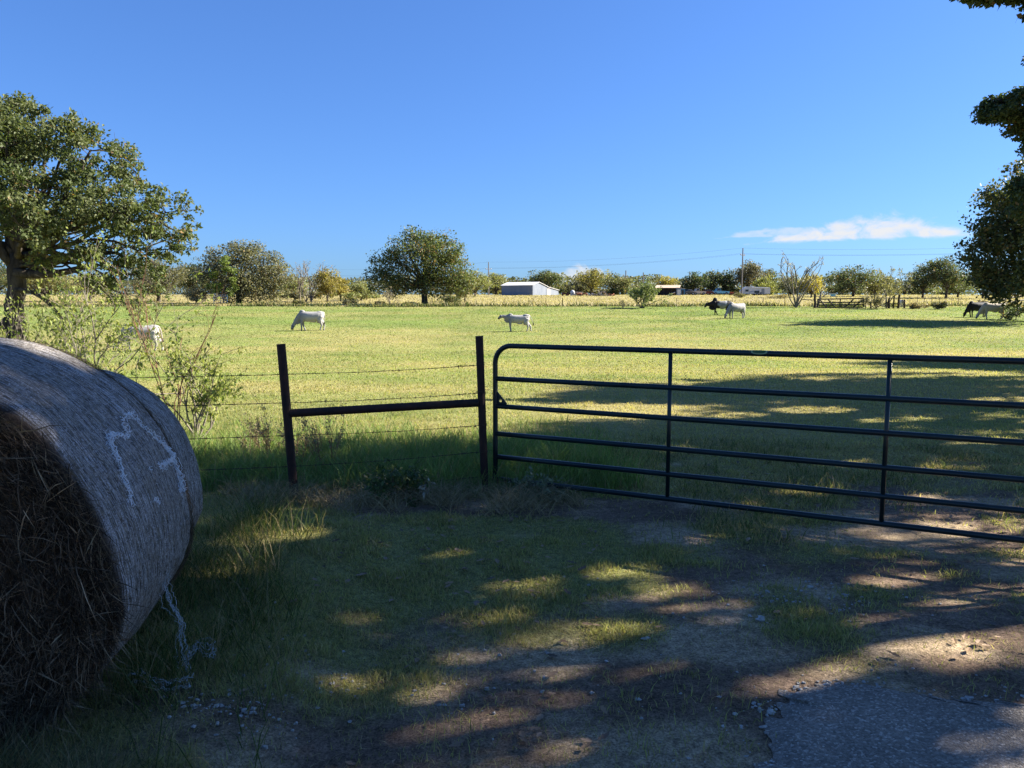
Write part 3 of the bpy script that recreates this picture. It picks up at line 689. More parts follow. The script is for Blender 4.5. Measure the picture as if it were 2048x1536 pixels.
# ------------------------------------------------------------------ pipe gate
gA = at(991, 963, 6.75); gB_dir = np.array([at(2048, 720, 5.0)[0] - gA[0], 5.0 - gA[1], 0]); gB_dir /= np.linalg.norm(gB_dir)
GL = 4.88
gate = thing('pipe_gate', 'dark green six rail metal pipe gate hung across the worn lane', 'gate', (gA[0], gA[1], float(gz(gA[0], gA[1]))))
gate0 = np.array(gate.location)
def gp(s, z): return np.array([gA[0], gA[1], 0]) + gB_dir * s + np.array([0, 0, z])
ZT = at(1000, 691, 6.75)[2]; ZBt = at(991, 957, 6.75)[2]; ZEND = at(990, 967, 6.75)[2]
rr = .155; rad = .0225
path = [gp(0, ZEND), gp(0, .4), gp(0, .9)] + [gp(rr - rr * math.cos(a), ZT - rr + rr * math.sin(a)) for a in np.linspace(0, math.pi / 2, 12)] + \
       [gp(s, ZT) for s in np.linspace(.4, GL - .4, 12)] + [gp(GL - rr + rr * math.sin(a), ZT - rr + rr * math.cos(a)) for a in np.linspace(0, math.pi / 2, 12)] + [gp(GL, .9), gp(GL, .4), gp(GL, ZBt)]
add('frame', MB().tube(path, rad, 14).mesh('frame', True, off=gate0), M['paint'], gate)
rail_z = [at(996, py, 6.75)[2] for py in (757, 812, 867, 913, 957)]
for z in rail_z:
    add('rail', MB().tube([gp(s, z) for s in np.linspace(.012, GL - .012, 8)], rad * .96, 14).mesh('rail', True, off=gate0), M['paint'], gate)
def gs(px):                                   # gate coordinate where a pixel column crosses the gate
    u = (px - CX) / F * 1.006; # x = u*y
    u = (px - CX) / F / (CT - .08 * ST)
    return (u * gA[1] - gA[0]) / (gB_dir[0] - u * gB_dir[1])
for px in (1337, 1771, None):
    s = gs(px) if px else 3.9 + .0
    if not px: continue
    add('brace', MB().tube([gp(s, ZBt), gp(s, ZT)], .0165, 10).mesh('brace', True, off=gate0), M['paint'], gate)
s3 = 2 * gs(1771) - gs(1337)
if s3 < GL - .2: add('brace', MB().tube([gp(s3, ZBt), gp(s3, ZT)], .0165, 10).mesh('brace', True, off=gate0), M['paint'], gate)
hp = gp(GL + .16, 0); hb = np.array([hp[0], hp[1], float(gz(hp[0], hp[1]))])
gpost = thing('gate_post', 'thick rusty pipe post carrying the hinges of the green gate', 'gate post', hb)
add('post', MB().tube([(0, 0, -.3), (0, 0, .8), (0, 0, 1.62)], .055, 18).mesh('post', True), M['rust'], gpost)
for z in (rail_z[0] - .08, rail_z[4] + .08):
    e = gp(GL, z) - hb; add('hinge', MB().tube([(0, 0, e[2]), e * np.array([.5, .5, 1]), e], .012, 8).tube([e - np.array([0, 0, .05]), e + np.array([0, 0, .05])], .03, 12).mesh('hinge'), M['rust'], gpost)
# chain bracket: a triangular plate with a round hole
mb = MB(); zc = rail_z[1]; tri = [(.02, zc + .02), (.125, zc + .02), (.02, zc + .135)]; hc = (.052, zc + .052); hr = .014
nrm = np.array([-gB_dir[1], gB_dir[0], 0])
K = 36; V = []; 
for o in (-.003, .003):
    for k in range(K):
        a = 2 * math.pi * k / K; dx, dz = math.cos(a), math.sin(a); best = 9
        for e in range(3):
            (x1, z1), (x2, z2) = tri[e], tri[(e + 1) % 3]; ex, ez = x2 - x1, z2 - z1; den = dx * ez - dz * ex
            if abs(den) > 1e-9:
                tq = ((x1 - hc[0]) * ez - (z1 - hc[1]) * ex) / den
                if tq > 0: best = min(best, tq)
        V.append(gp(hc[0] + dx * hr, hc[1] + dz * hr) + nrm * o); V.append(gp(hc[0] + dx * best, hc[1] + dz * best) + nrm * o)
Qs = []
for k in range(K):
    k2 = (k + 1) % K; a, b, c, d = 2 * k, 2 * k + 1, 2 * k2 + 1, 2 * k2
    Qs += [[a, b, c, d], [a + 2 * K, d + 2 * K, c + 2 * K, b + 2 * K], [b, b + 2 * K, c + 2 * K, c], [a, d, d + 2 * K, a + 2 * K]]
mb.add(V, Qs); add('chain_bracket', mb.mesh('chain_bracket', off=gate0), M['paint'], gate)
# oval decal wrapped on the top rail
def decal(s0, s1, a0, a1, lift, name, mt, parent, shape):
    mb = MB(); nu, nv = 40, 8; V = []
    fr = -nrm if nrm[1] > 0 else nrm                     # towards the camera
    for a in range(nu + 1):
        f = a / nu; w = shape(f)
        for b in range(nv + 1):
            g = .5 + (b / nv - .5) * w; an = a0 + (a1 - a0) * g
            V.append(gp(s0 + (s1 - s0) * f, ZT) + (fr * math.cos(an) + np.array([0, 0, 1]) * math.sin(an)) * (rad + lift))
    Qs = [[a * (nv + 1) + b, (a + 1) * (nv + 1) + b, (a + 1) * (nv + 1) + b + 1, a * (nv + 1) + b + 1] for a in range(nu) for b in range(nv)]
    mb.add(V, Qs); return add(name, mb.mesh(name, True, off=gate0), mt, parent)
m, nt = mat('pale_decal'); finish(nt, principled(nt, (.22, .30, .16), .5, .3)); M['dec1'] = m
m, nt = mat('green_decal'); finish(nt, principled(nt, (.035, .085, .03), .5, .3)); M['dec2'] = m
sA, sB = gs(1496), gs(1529); ov = lambda f: math.sqrt(max(0, 1 - (2 * f - 1) ** 2)) ** .8
d1 = decal(sA, sB, R(-15), R(95), .0012, 'decal', M['dec1'], gate, ov)
d2 = decal(sA + .012, sB - .012, R(5), R(80), .0024, 'decal_field', M['dec2'], d1, ov)

# ------------------------------------------------------------------ pipe H-brace with barbed wire
pR0 = hit(970, 985); pL0 = hit(589, 996)
pR0 = np.array([pR0[0], pR0[1], 0]); pL0 = np.array([pL0[0], pL0[1], 0])
pRt = at(958.5, 672, pR0[1]); pLt = at(562, 688, pL0[1])
fence = thing('wire_fence', 'rusty pipe H brace fence end strung with five barbed wires', 'fence', ((pL0 + pR0) / 2))
f0 = np.array(fence.location)
def post(b, t, r, name):
    b = b - (t - b) * .15
    P = [b, b + (t - b) * .5, t]
    return add(name, MB().tube(P, r, 16).mesh(name, False, off=f0), M['rust'], fence)
post(pL0, pLt, .0375, 'post'); post(pR0, pRt, .034, 'post')
def onpost(b, t, py, px):                        # height on a leaning post for a pixel row
    best = None
    for q in np.linspace(-.1, 1.05, 600):
        p = b + (t - b) * q; v = (p[2] - CAMZ); yc = p[1] * CT - v * ST; zc_ = p[1] * ST + v * CT
        pyq = CY - F * zc_ / yc
        if best is None or abs(pyq - py) < best[0]: best = (abs(pyq - py), p)
    return best[1]
a = onpost(pL0, pLt, 827, 0); b = onpost(pR0, pRt, 805, 0); dv = (b - a) / np.linalg.norm(b - a)
add('cross_pipe', MB().tube([a + dv * .025, (a + b) / 2, b - dv * .025], .036, 16).mesh('cross_pipe', off=f0), M['rust'], fence)
far_left = np.array([-6.2, pL0[1] - .55, 0])
for pyr, pyl, drop in ((731, 750, .02), (787, 807, .02), (852, 873, .02), (905, 935, .02), (955, 984, .02)):
    a = onpost(pR0, pRt, pyr, 0) + np.array([0, .04, 0]); b = onpost(pL0, pLt, pyl, 0) + np.array([0, .045, 0])
    c = b + (far_left - pL0) * np.array([1, 1, 0]) + np.array([0, 0, -.02 + (b[2] - .6) * .02])
    mb = MB()
    for p, q, n in ((a, b, 60), (b, c, 90)):
        t = np.linspace(0, 1, n)[:, None]; base = p + (q - p) * t; base[:, 2] -= .012 * np.sin(t[:, 0] * math.pi)
        base = base + .004 * (np.stack([0 * t[:, 0], 0 * t[:, 0], fbm(t[:, 0] * 12, t[:, 0] * 0 + pyr, 2) - .5], 1))
        L = np.linalg.norm(q - p); tw = t[:, 0] * L / .06 * 2 * math.pi
        for ph in (0, math.pi):
            mb.tube(base + .0022 * np.stack([0 * tw, np.cos(tw + ph), np.sin(tw + ph)], 1), .0019, 5)
        nb = int(L / .125)
        for k in range(nb):
            o = p + (q - p) * ((k + .5) / nb); o[2] -= .012 * math.sin((k + .5) / nb * math.pi)
            for _ in range(2):
                d = rng.standard_normal(3); d[0] *= .4; d /= np.linalg.norm(d); mb.tube([o - d * .014, o + d * .014], .0015, 4)
            mb.ellipsoid(o, (.008, .0042, .0042), 6, 4)
    for k in range(10):                                              # wraps where the wire ties off on the post
        d = (b - a) / np.linalg.norm(b - a); o = a + d * (.02 + .02 * k); r_ = rng.standard_normal(3) * .008
        mb.tube([o, o + r_, o + d * .02], .0022, 4)
    cen = onpost(pR0, pRt, pyr, 0); th = np.linspace(0, 4 * math.pi, 40)
    mb.tube(np.stack([cen[0] + .040 * np.cos(th), cen[1] + .040 * np.sin(th), cen[2] + .006 * th / 3], 1), .002, 4)
    add('barbed_wire', mb.mesh('barbed_wire', off=f0), M['wire'], fence)
# loose tie wire curling out from the post to the gate
mb = MB(); q0 = onpost(pR0, pRt, 775, 0)
for dz, L in ((.0, .13), (-.03, .10)):
    t = np.linspace(0, 1, 24); mb.tube(np.stack([q0[0] + L * np.sin(t * 2.4) * 1., q0[1] - .03 + 0 * t, q0[2] + dz + .02 * np.sin(t * 5) - .10 * t ** 3], 1), .0013, 4)
add('tie_wire', mb.mesh('tie_wire', off=f0), M['wire'], fence)

# ------------------------------------------------------------------ plants: leaves on points
def leaf_mesh(name, P, L, col, Wr=.55, nrm=None, droop=0., fold=True, seed=1):
    n = len(P); r = np.random.default_rng(seed)
    u = r.standard_normal((n, 3)); u[:, 2] -= droop * 2; u /= np.linalg.norm(u, axis=1)[:, None]
    nn = r.standard_normal((n, 3)) + (0 if nrm is None else nrm)
    v = np.cross(nn, u); v /= np.linalg.norm(v, axis=1)[:, None] + 1e-9; w = np.cross(u, v)
    L = np.asarray(L)[:, None] * np.ones((n, 1)); hw = L * Wr / 2
    if fold:
        V = np.stack([P, P + u * L * .45 + v * hw + w * hw * .35, P + u * L * .45, P + u * L * .45 - v * hw + w * hw * .35, P + u * L - w * L * .1], 1).reshape(-1, 3)
        T = (np.arange(n)[:, None, None] * 5 + np.array([[0, 2, 1], [0, 3, 2], [2, 4, 1], [2, 3, 4]])[None]).reshape(-1, 3); return new_mesh(name, V, [T], np.repeat(col, 5, 0))
    V = np.stack([P - u * L * .5, P + v * hw, P + u * L * .5, P - v * hw], 1).reshape(-1, 3)
    Q = np.arange(n)[:, None] * 4 + np.arange(4)[None]
    return new_mesh(name, V, [Q], np.repeat(col, 4, 0))

def curve3(a, b, c, n):
    t = np.linspace(0, 1, n)[:, None]; return (1 - t) ** 2 * a + 2 * t * (1 - t) * b + t ** 2 * c

def leafcol(r, n, cid, ncl, cA, cB, brown=0., cC=(.20, .13, .05)):
    f = r.random(ncl)[cid][:, None] * .75 + .25 * r.random((n, 1)); cA = np.array(cA) * 1.45; cB = np.array(cB) * 1.45
    c = np.array(cA) * (1 - f) + np.array(cB) * f
    c = c * (.78 + .44 * r.random((n, 1)))
    if brown > 0:
        pb = brown * 2 * r.random(ncl)[cid]; m = r.random(n) < pb; c[m] = np.array(cC) * (.6 + .8 * r.random((m.sum(), 1)))
    return c

def crown_tree(name, label, cat, base, lobes, trunk_r, fork_z, leaf, nleaf, cA, cB, seed, group=None, ncl=None, csize=.26, brown=0., lean=(0, 0), bark='bark', shell=.42, twigs=90, extra=None, fold=False, small=None, cmin=0., gaps=None):
    r = np.random.default_rng(seed); lobes = np.array(lobes, float)
    rm = (lobes[:, 3] * lobes[:, 4] * lobes[:, 5]) ** (1 / 3); wgt = rm ** 1.4 / (rm ** 1.4).sum()
    ncl = ncl or int(60 + 16 * len(lobes))
    li = r.choice(len(lobes), ncl, p=wgt); mn = min(4, ncl // len(lobes)); li[:mn * len(lobes)] = np.tile(np.arange(len(lobes)), mn)
    d = r.standard_normal((ncl, 3)); d /= np.linalg.norm(d, axis=1)[:, None]
    q = shell + (1 - shell) * r.random(ncl) ** .7
    cc = lobes[li, :3] + d * lobes[li, 3:6] * q[:, None]
    cs = np.maximum(rm[li] * csize * (.55 + .9 * r.random(ncl)), cmin * (.7 + .6 * r.random(ncl)))
    cw = cs ** 1.7
    if small is not None: cw = np.where(small(cc + np.asarray(base)), cw * 6, cw)
    cid = r.choice(ncl, nleaf, p=cw / cw.sum())
    off = r.standard_normal((nleaf, 3)); off /= (np.linalg.norm(off, axis=1)[:, None] + 1e-9); off *= (r.random((nleaf, 1)) ** .5) * 1.25
    P = cc[cid] + off * cs[cid][:, None] * np.array([1.15, 1.15, .75])
    if gaps is not None:                                  # leaves cut away along the sun direction to put flecks on chosen spots
        PW = P + np.asarray(base); keep = np.ones(nleaf, bool)
        for g, rg in gaps:
            d_ = PW - g; t_ = d_ @ SUND; q_ = d_ - t_[:, None] * SUND; dist = np.linalg.norm(q_, axis=1)
            an = np.arctan2(q_[:, 2], q_[:, 0] * SUND[1] - q_[:, 1] * SUND[0])
            keep &= ~((dist < rg * (.55 + .9 * fbm(np.cos(an) * 1.3 + rg * 90, np.sin(an) * 1.3 + g[0], 2))) & (t_ > 0) & (r.random(nleaf) < .93))
        P = P[keep]; cid = cid[keep]; off = off[keep]; nleaf = len(P)
    col = leafcol(r, nleaf, cid, ncl, cA, cB, brown)
    root = thing(name, label, cat, base, group)
    mb = MB(); fk = np.array([lean[0], lean[1], fork_z]); tr = trunk_r
    tp = curve3(np.array([0, 0, -.4]), np.array([lean[0] * .2, lean[1] * .2, fork_z * .5]), fk, 8)
    wob = .12 * tr * r.standard_normal((8, 3)); wob[0] = 0; tp = tp + wob
    rad_ = np.linspace(1.0, .80, 8) * tr; rad_[0] *= 1.45; rad_[1] *= 1.12
    mb.tube(tp, rad_, 12)
    limbs = []
    order = np.argsort(-rm)
    for a, k in enumerate(order):
        lc = lobes[k, :3]; s = fk * (1.0 if a < 3 else .8 + .25 * r.random()); s = tp[-1] * (1 - .0) if a < 3 else np.array([np.interp(s[2], tp[:, 2], tp[:, 0]), np.interp(s[2], tp[:, 2], tp[:, 1]), min(s[2], tp[-1, 2])])
        mid = (s + lc) / 2 + np.array([0, 0, .12 * np.linalg.norm(lc - s)]) + .10 * np.linalg.norm(lc - s) * r.standard_normal(3)
        if lc[2] < s[2] + .3: mid[2] = max(s[2], lc[2]) + .08 * np.linalg.norm(lc - s)
        pts = curve3(s, mid, lc, 9); pts[1:] += .035 * np.linalg.norm(lc - s) * r.standard_normal((8, 3)) * .5
        r0 = tr * min(.62, .06 + .56 * rm[k] / rm.max()); mb.tube(pts, np.linspace(r0, r0 * .25, 9), 8); limbs.append((pts, r0))
    pick = r.choice(ncl, min(twigs, ncl), replace=False)
    allp = np.vstack([l[0][2:] for l in limbs]); allr = np.concatenate([np.linspace(l[1] * .8, l[1] * .28, 7) for l in limbs])
    for k in pick:
        dd = np.linalg.norm(allp - cc[k], axis=1); a = int(np.argmin(dd + .15 * rm.mean() * r.random(len(dd))))
        s = allp[a]; ln = np.linalg.norm(cc[k] - s)
        pts = curve3(s, (s + cc[k]) / 2 + .18 * ln * r.standard_normal(3), cc[k], 5)
        r0 = min(allr[a] * .6, .02 + .018 * ln); mb.tube(pts, np.linspace(r0, r0 * .3, 5), 5, False)
        for _ in range(2):
            e = cc[k] + cs[k] * r.standard_normal(3) * .8; mb.tube([pts[3], (pts[3] + e) / 2 + .1 * ln * r.standard_normal(3) * .5, e], [r0 * .45, r0 * .3, r0 * .15], 4, False)
    if extra: extra(mb, r)
    add('trunk', mb.mesh('trunk', True), M[bark], root)
    up = np.array([0, 0, .8]) + .8 * off
    add('crown', leaf_mesh('crown', P, leaf * (.45 + 1.1 * r.random(nleaf)) * (1. if small is None else np.where(small(P + np.asarray(base)), .5, 1.)), col, .62, up, .15, fold, seed), M['leaf'], root)
    return root

def lobes_px(base, D, lst, seed, depth=.9):
    """lobes measured on the photograph (px, py, radius px[, dy]) put at their real place round the trunk"""
    r = np.random.default_rng(seed); out = []
    for e in lst:
        px, py, rp = e[:3]; dy = e[3] if len(e) > 3 else (r.random() - .5) * 1.4
        k = D / F; rr_ = rp * k; p = at(px, py, D + dy)
        o = p - np.asarray(base); out.append([o[0], o[1], o[2], rr_ * 1.05, rr_ * depth, rr_ * .92])
    return out

# ---- the big oak on the left
bo = onground(26, 24.0, 640)
oak_l = [(-60, 330, 120, .5), (10, 290, 90, -1), (100, 300, 80, .8), (180, 305, 70, -.6), (235, 335, 58, 1.), (80, 385, 90, -1.6), (175, 400, 80, .6), (255, 415, 66, -.9), (315, 430, 62, .4), (352, 455, 44, -.4),
         (50, 460, 70, -1.8), (150, 475, 60, -1), (240, 490, 52, .9), (330, 492, 44, 0), (200, 535, 40, -.8), (265, 540, 46, .2), (300, 560, 34, -.4), (-40, 240, 90, 0), (25, 235, 52, 0.6), (275, 365, 46, .3), (-90, 450, 110, 0), (285, 600, 26, -.2), (245, 585, 30, .3), (95, 240, 34, .5), (155, 262, 38, -.2), (372, 420, 26, .2), (372, 490, 24, .1), (190, 570, 30, .4), (310, 520, 34, .6), (255, 615, 24, .6), (225, 560, 30, -.6), (345, 500, 26, .5), (160, 520, 34, .7)]
crown_tree('oak_tree', 'spreading oak with a thick leaning trunk behind the hay bales', 'tree', bo, lobes_px(bo, 24, oak_l, 3, .95), .30, at(35, 505, 24)[2] - bo[2], .105, 56000,
           (.040, .056, .018), (.096, .108, .042), 11, ncl=430, csize=.235, brown=.03, lean=(.15, .2), twigs=400, fold=True, shell=.42,
           extra=lambda mb, r: [mb.tube(curve3(np.array([.1, 0, 2.45]), np.array([1.0, -.1, 2.6]), np.array([1.9, -.2, 1.2]), 9), np.linspace(.075, .03, 9), 6),
                                mb.tube(curve3(np.array([.15, 0, 3.0]), np.array([1.2, .1, 2.8]), np.array([2.3, .2, 3.2]), 9), np.linspace(.16, .08, 9), 8),
                                mb.tube(curve3(np.array([-.1, 0, 1.5]), np.array([-.8, 0, .9]), np.array([-1.6, 0, 1.3]), 8), np.linspace(.2, .1, 8), 8)])

# ---- oaks just outside the frame on the right, whose crowns reach in and throw the foreground shade
SHA, SHB = (.030, .046, .016), (.062, .080, .030)
SPOTS = [(540, 1075, .19), (600, 1066, .12), (430, 1152, .17), (500, 1150, .10), (1020, 1178, .18), (1215, 1145, .19), (1290, 1165, .10), (690, 1372, .10), (870, 1385, .10), (1150, 1335, .14), (1290, 1330, .13),
         (1060, 1290, .11), (1850, 1265, .30), (1740, 1290, .22), (1980, 1290, .28), (1780, 1158, .19), (1920, 1205, .13), (1570, 1362, .18), (1650, 1345, .12), (1620, 985, .18), (1830, 1000, .2), (1500, 1010, .12), (1400, 1080, .10),
         (1150, 1515, .07), (1960, 880, .35), (1640, 820, .45), (1800, 840, .35), (2000, 800, .4), (1480, 830, .3), (1700, 930, .2), (1350, 900, .2), (1900, 940, .25), (760, 1090, .09), (900, 1110, .1), (1430, 1200, .12), (1250, 1260, .1), (700, 1240, .09)]
GAPS = [(hit(a, b), c * (.78 if b > 1080 and a < 1700 else .92)) for a, b, c in SPOTS] + [(at(40, 712, 3.5), .17), (at(110, 722, 3.5), .12), (at(383, 960, 3.75), .09), (at(355, 820, 3.8), .09)]  # spots to be sunlit; the crowns are cut open toward the sun for them
def shade_tree(label, base, lobes, nleaf, seed, ncl, leaf=.10, tr=.34, fz=2.6, csize=.175, small=None):
    b = np.array([base[0], base[1], float(gz(base[0], base[1]))]); lb = [[l[0] - b[0], l[1] - b[1], l[2] - b[2], *(l[3:6] if len(l) > 5 else (l[3], l[3], l[3] * .8))] for l in lobes]
    return crown_tree('oak_tree', label, 'tree', b, lb, tr, fz, leaf, nleaf, SHA, SHB, seed, ncl=ncl, csize=csize, brown=.03, twigs=160, fold=False, shell=.25, small=small, cmin=.17, gaps=GAPS)
shade_tree('dark oak just out of frame whose leaf sprays hang into the top right corner', (13.5, 7.), [(13, 7.4, 8.2, 4.2), (10.4, 6., 7.2, 2.6), (10., 9.0, 6.6, 2.2), (14, 11, 8, 2.8), (11.5, 3.2, 7, 3.), (13, 7, 11, 2.8), (7.6, 8.2, 5.9, 1.1, 1.1, .7), (6.3, 8.9, 5.35, .75, .7, .4), (5.34, 9.1, 5.24, .16, .3, .08), (5.45, 9.1, 5.26, .2, .3, .08), (5.95, 9.1, 5.10, .2, .4, .2), (6.15, 9.2, 4.95, .2, .4, .2), (9.5, 3.2, 8.2, 2.2), (10.6, 5.6, 9.6, 2.6), (12.5, 5, 11, 2.8), (12, 11.5, 9.8, 1.8), (13.5, 11.8, 9., 1.9), (14.6, 11.6, 8.2, 1.7), (11.4, 8.5, 8, 1.3), (13.1, 8.9, 8.3, 1.3), (12.2, 8.2, 7.6, 1.2), (8.6, 5.4, 7.6, 1.5), (13.1, 8.1, 9.2, 1.7), (12.6, 7.1, 7.2, 1.5), (13.6, 7.2, 8.2, 1.5)], 92000, 21, 350, .15, small=lambda p: (p[:, 0] < 8.2) & (p[:, 1] > 6.5))
shade_tree('oak just out of frame between the two dark oaks on the right', (19, 12.5), [(15.5, 12.3, 7.6, 2.6), (18.5, 13, 9.5, 3.0), (17.5, 10.5, 6.5, 2.4), (17, 14.6, 7.5, 2.4), (14.2, 11.4, 6.2, 1.6)], 42000, 24, 140, .155)
shade_tree('dark oak on the right edge with a ragged bough reaching toward the gate', (19.5, 19.5), [(11.35, 16.6, 5.95, 1.0, .9, .85), (11.3, 16.5, 5.7, .95, .8, .8), (11.5, 16.6, 4.9, .85, .8, .8), (10.6, 16.5, 5.75, .6, .5, .42), (10.15, 16.5, 5.62, .4, .4, .25), (11.7, 16.8, 7.3, .6), (11.5, 16.8, 6.6, .6), (11.6, 16.7, 4.4, .8), (11.3, 16.8, 3.7, .6), (10.5, 16.5, 5.3, .5, .4, .3), (11.6, 16.8, 5.2, .9, .8, .7), (11.5, 16.8, 4.7, .7, .8, .6), (11.3, 16.8, 4.1, .6, .7, .5), (11.9, 16.8, 5.4, 1.0), (12.9, 17.2, 5.6, 1.2), (12.6, 17, 7.3, .8), (14.6, 18, 6.6, 2.1), (17.5, 18.6, 7.6, 2.9), (20.5, 19.5, 8, 3.6), (19.5, 16.5, 7, 2.6), (23, 22, 8, 3.4), (20.8, 20, 10.6, 2.6), (16, 20.6, 6.4, 1.8), (13.6, 17.4, 3.9, 1.0)], 102000, 22, 400, .15, small=lambda p: p[:, 0] < 12.3)
shade_tree('broad oak hidden past the right edge of the paddock', (30, 30), [(30, 30, 7.2, 4.8, 4.4, 3.2), (26.5, 29, 6.4, 2.4), (33, 32, 7.5, 3.4), (29, 27, 7, 3), (24.6, 28.4, 5.4, 1.2)], 50000, 23, 300, .19)

# ---- big dark tree at the right, whose shadow covers the two cows
bt = onground(2062, 66, 640)
rt = [(2040, 395, 52, 0), (2000, 400, 34, -1), (1975, 395, 22, .5), (2060, 350, 44, .5), (2030, 340, 22, -.5), (2010, 460, 44, -1.5), (1975, 470, 34, 0), (1945, 497, 32, .5), (1925, 520, 17, 0.), (1968, 520, 40, -1.5), (2030, 520, 70, -1.), (1995, 565, 42, -2.), (1955, 553, 26, -1.5), (2050, 570, 52, -2.5), (2095, 450, 110, 0), (2150, 420, 110, 1), (2015, 590, 24, -3), (2075, 592, 30, -3), (1975, 588, 14, -2.5)]
crown_tree('oak_tree', 'tall dark oak drooping over the two cattle grazing in its shade', 'tree', bt, lobes_px(bt, 66, rt, 5, 1.0), .45, 3.0, .27, 42000, (.028, .038, .013), (.072, .074, .026), 31, ncl=380, csize=.34, brown=.10, twigs=150, shell=.25)

# ---- generic far trees
def far_tree(kind, label, px, D, top, w, seed, base_py=600, cA=None, cB=None, n=None, brown=.06, group=None, low=.22, lean=0, trunk=None, name=None, dens=1., leafs=1.):
    b = onground(px, D, base_py); H = at(px, top, D)[2] - b[2]; Wd = w * D / F
    r = np.random.default_rng(seed)
    L = []
    rw, rh = Wd / 2, H * (1 - low) / 2; cz = H * low + rh
    nl = 9
    for k in range(nl):
        a = 2 * math.pi * (k + r.random()) / nl * 2; e = r.uniform(-.75, .75); cr = math.sqrt(1 - e * e) * r.uniform(.42, .62)
        s = r.uniform(.36, .50)
        L.append([math.cos(a) * rw * cr + lean * (cz / H), math.sin(a) * rw * cr, cz + e * rh * .62, rw * s, rw * s, rh * s * 1.05])
    L.append([lean * .8, 0, cz, rw * .55, rw * .55, rh * .6]); L.append([lean, 0, cz + rh * .5, rw * .42, rw * .42, rh * .48])
    leaf = max(.16, D * .0019) * leafs; n = n or int(np.clip(dens * 5200 * (w / 100.) ** 1.1 * (H * F / D / 80.) ** .8, 1200, 12000))
    return crown_tree(name or 'oak_tree', label, 'tree', b, L, trunk or max(.12, Wd * .028), H * (low + .12), leaf, n, cA, cB, seed, group, int(90 + w * .9), .38, brown, twigs=60, shell=.2)
OAKA, OAKB = (.034, .047, .019), (.084, .096, .040)
GRA, GRB = (.062, .064, .034), (.13, .125, .066)
DKA, DKB = (.022, .034, .017), (.058, .074, .034)
YLA, YLB = (.12, .105, .03), (.22, .18, .045)
WIA, WIB = (.085, .10, .035), (.19, .19, .075)
OLA, OLB = (.082, .086, .032), (.165, .152, .055)
GW = 'trees beyond the far fence'

# the lone oak in the middle
bc = onground(849, 106, 607)
lone = [(845, 495, 44), (812, 500, 38), (880, 500, 40), (865, 480, 26), (825, 478, 24), (790, 520, 36), (765, 540, 30), (748, 552, 18), (800, 555, 38), (775, 572, 24), (850, 545, 48), (895, 545, 42), (915, 560, 30), (930, 572, 20), (900, 515, 34), (870, 570, 32), (830, 575, 22), (760, 520, 18), (905, 585, 18), (800, 580, 20), (745, 575, 14)]
crown_tree('oak_tree', 'lone wide oak with a broad round crown in the middle of the far fence line', 'tree', bc, lobes_px(bc, 106, lone, 8, 1.2), .44, 2.6, .25, 26000, (.034, .052, .018), (.105, .115, .038), 41, ncl=420, csize=.36, brown=.10, twigs=150, shell=.25)
# thick grey-green oak at left centre with a vine
bl = onground(478, 110, 606)
lo = [(440, 520, 32), (470, 510, 30), (505, 515, 30), (540, 530, 34), (560, 545, 26), (575, 560, 18), (430, 555, 38), (480, 555, 46), (530, 565, 42), (455, 585, 28), (510, 588, 26), (545, 592, 18), (415, 540, 22), (425, 508, 18), (490, 500, 16), (550, 512, 14), (415, 585, 20)]
crown_tree('oak_tree', 'dense grey green oak with its skirt touching the grass left of centre', 'tree', bl, lobes_px(bl, 110, lo, 9, 1.2), .42, 2.2, .25, 22000, GRA, GRB, 42, ncl=360, csize=.36, brown=.05, twigs=120, shell=.25)
def mass(name, label, cat, px, D, lst, leaf, n, cA, cB, seed, base_py=600, group=None, tr=.08, brown=0.):
    b = onground(px, D, base_py); return crown_tree(name, label, cat, b, lobes_px(b, D, lst, seed, 1.), tr, .5, leaf, n, cA, cB, seed, group, int(40 + 8 * len(lst)), .42, brown, twigs=40, shell=.1)
mass('climbing_vine', 'bright green vine climbing through the grey oak left of centre', 'vine', 447, 106.5, [(448, 522, 11, 0), (456, 540, 12, 0), (464, 560, 10, 0), (425, 550, 11, .5), (434, 575, 11, 0), (462, 584, 9, -.5), (420, 572, 8, .5), (470, 575, 7, 0)], .22, 2600, (.075, .105, .022), (.14, .175, .040), 43)

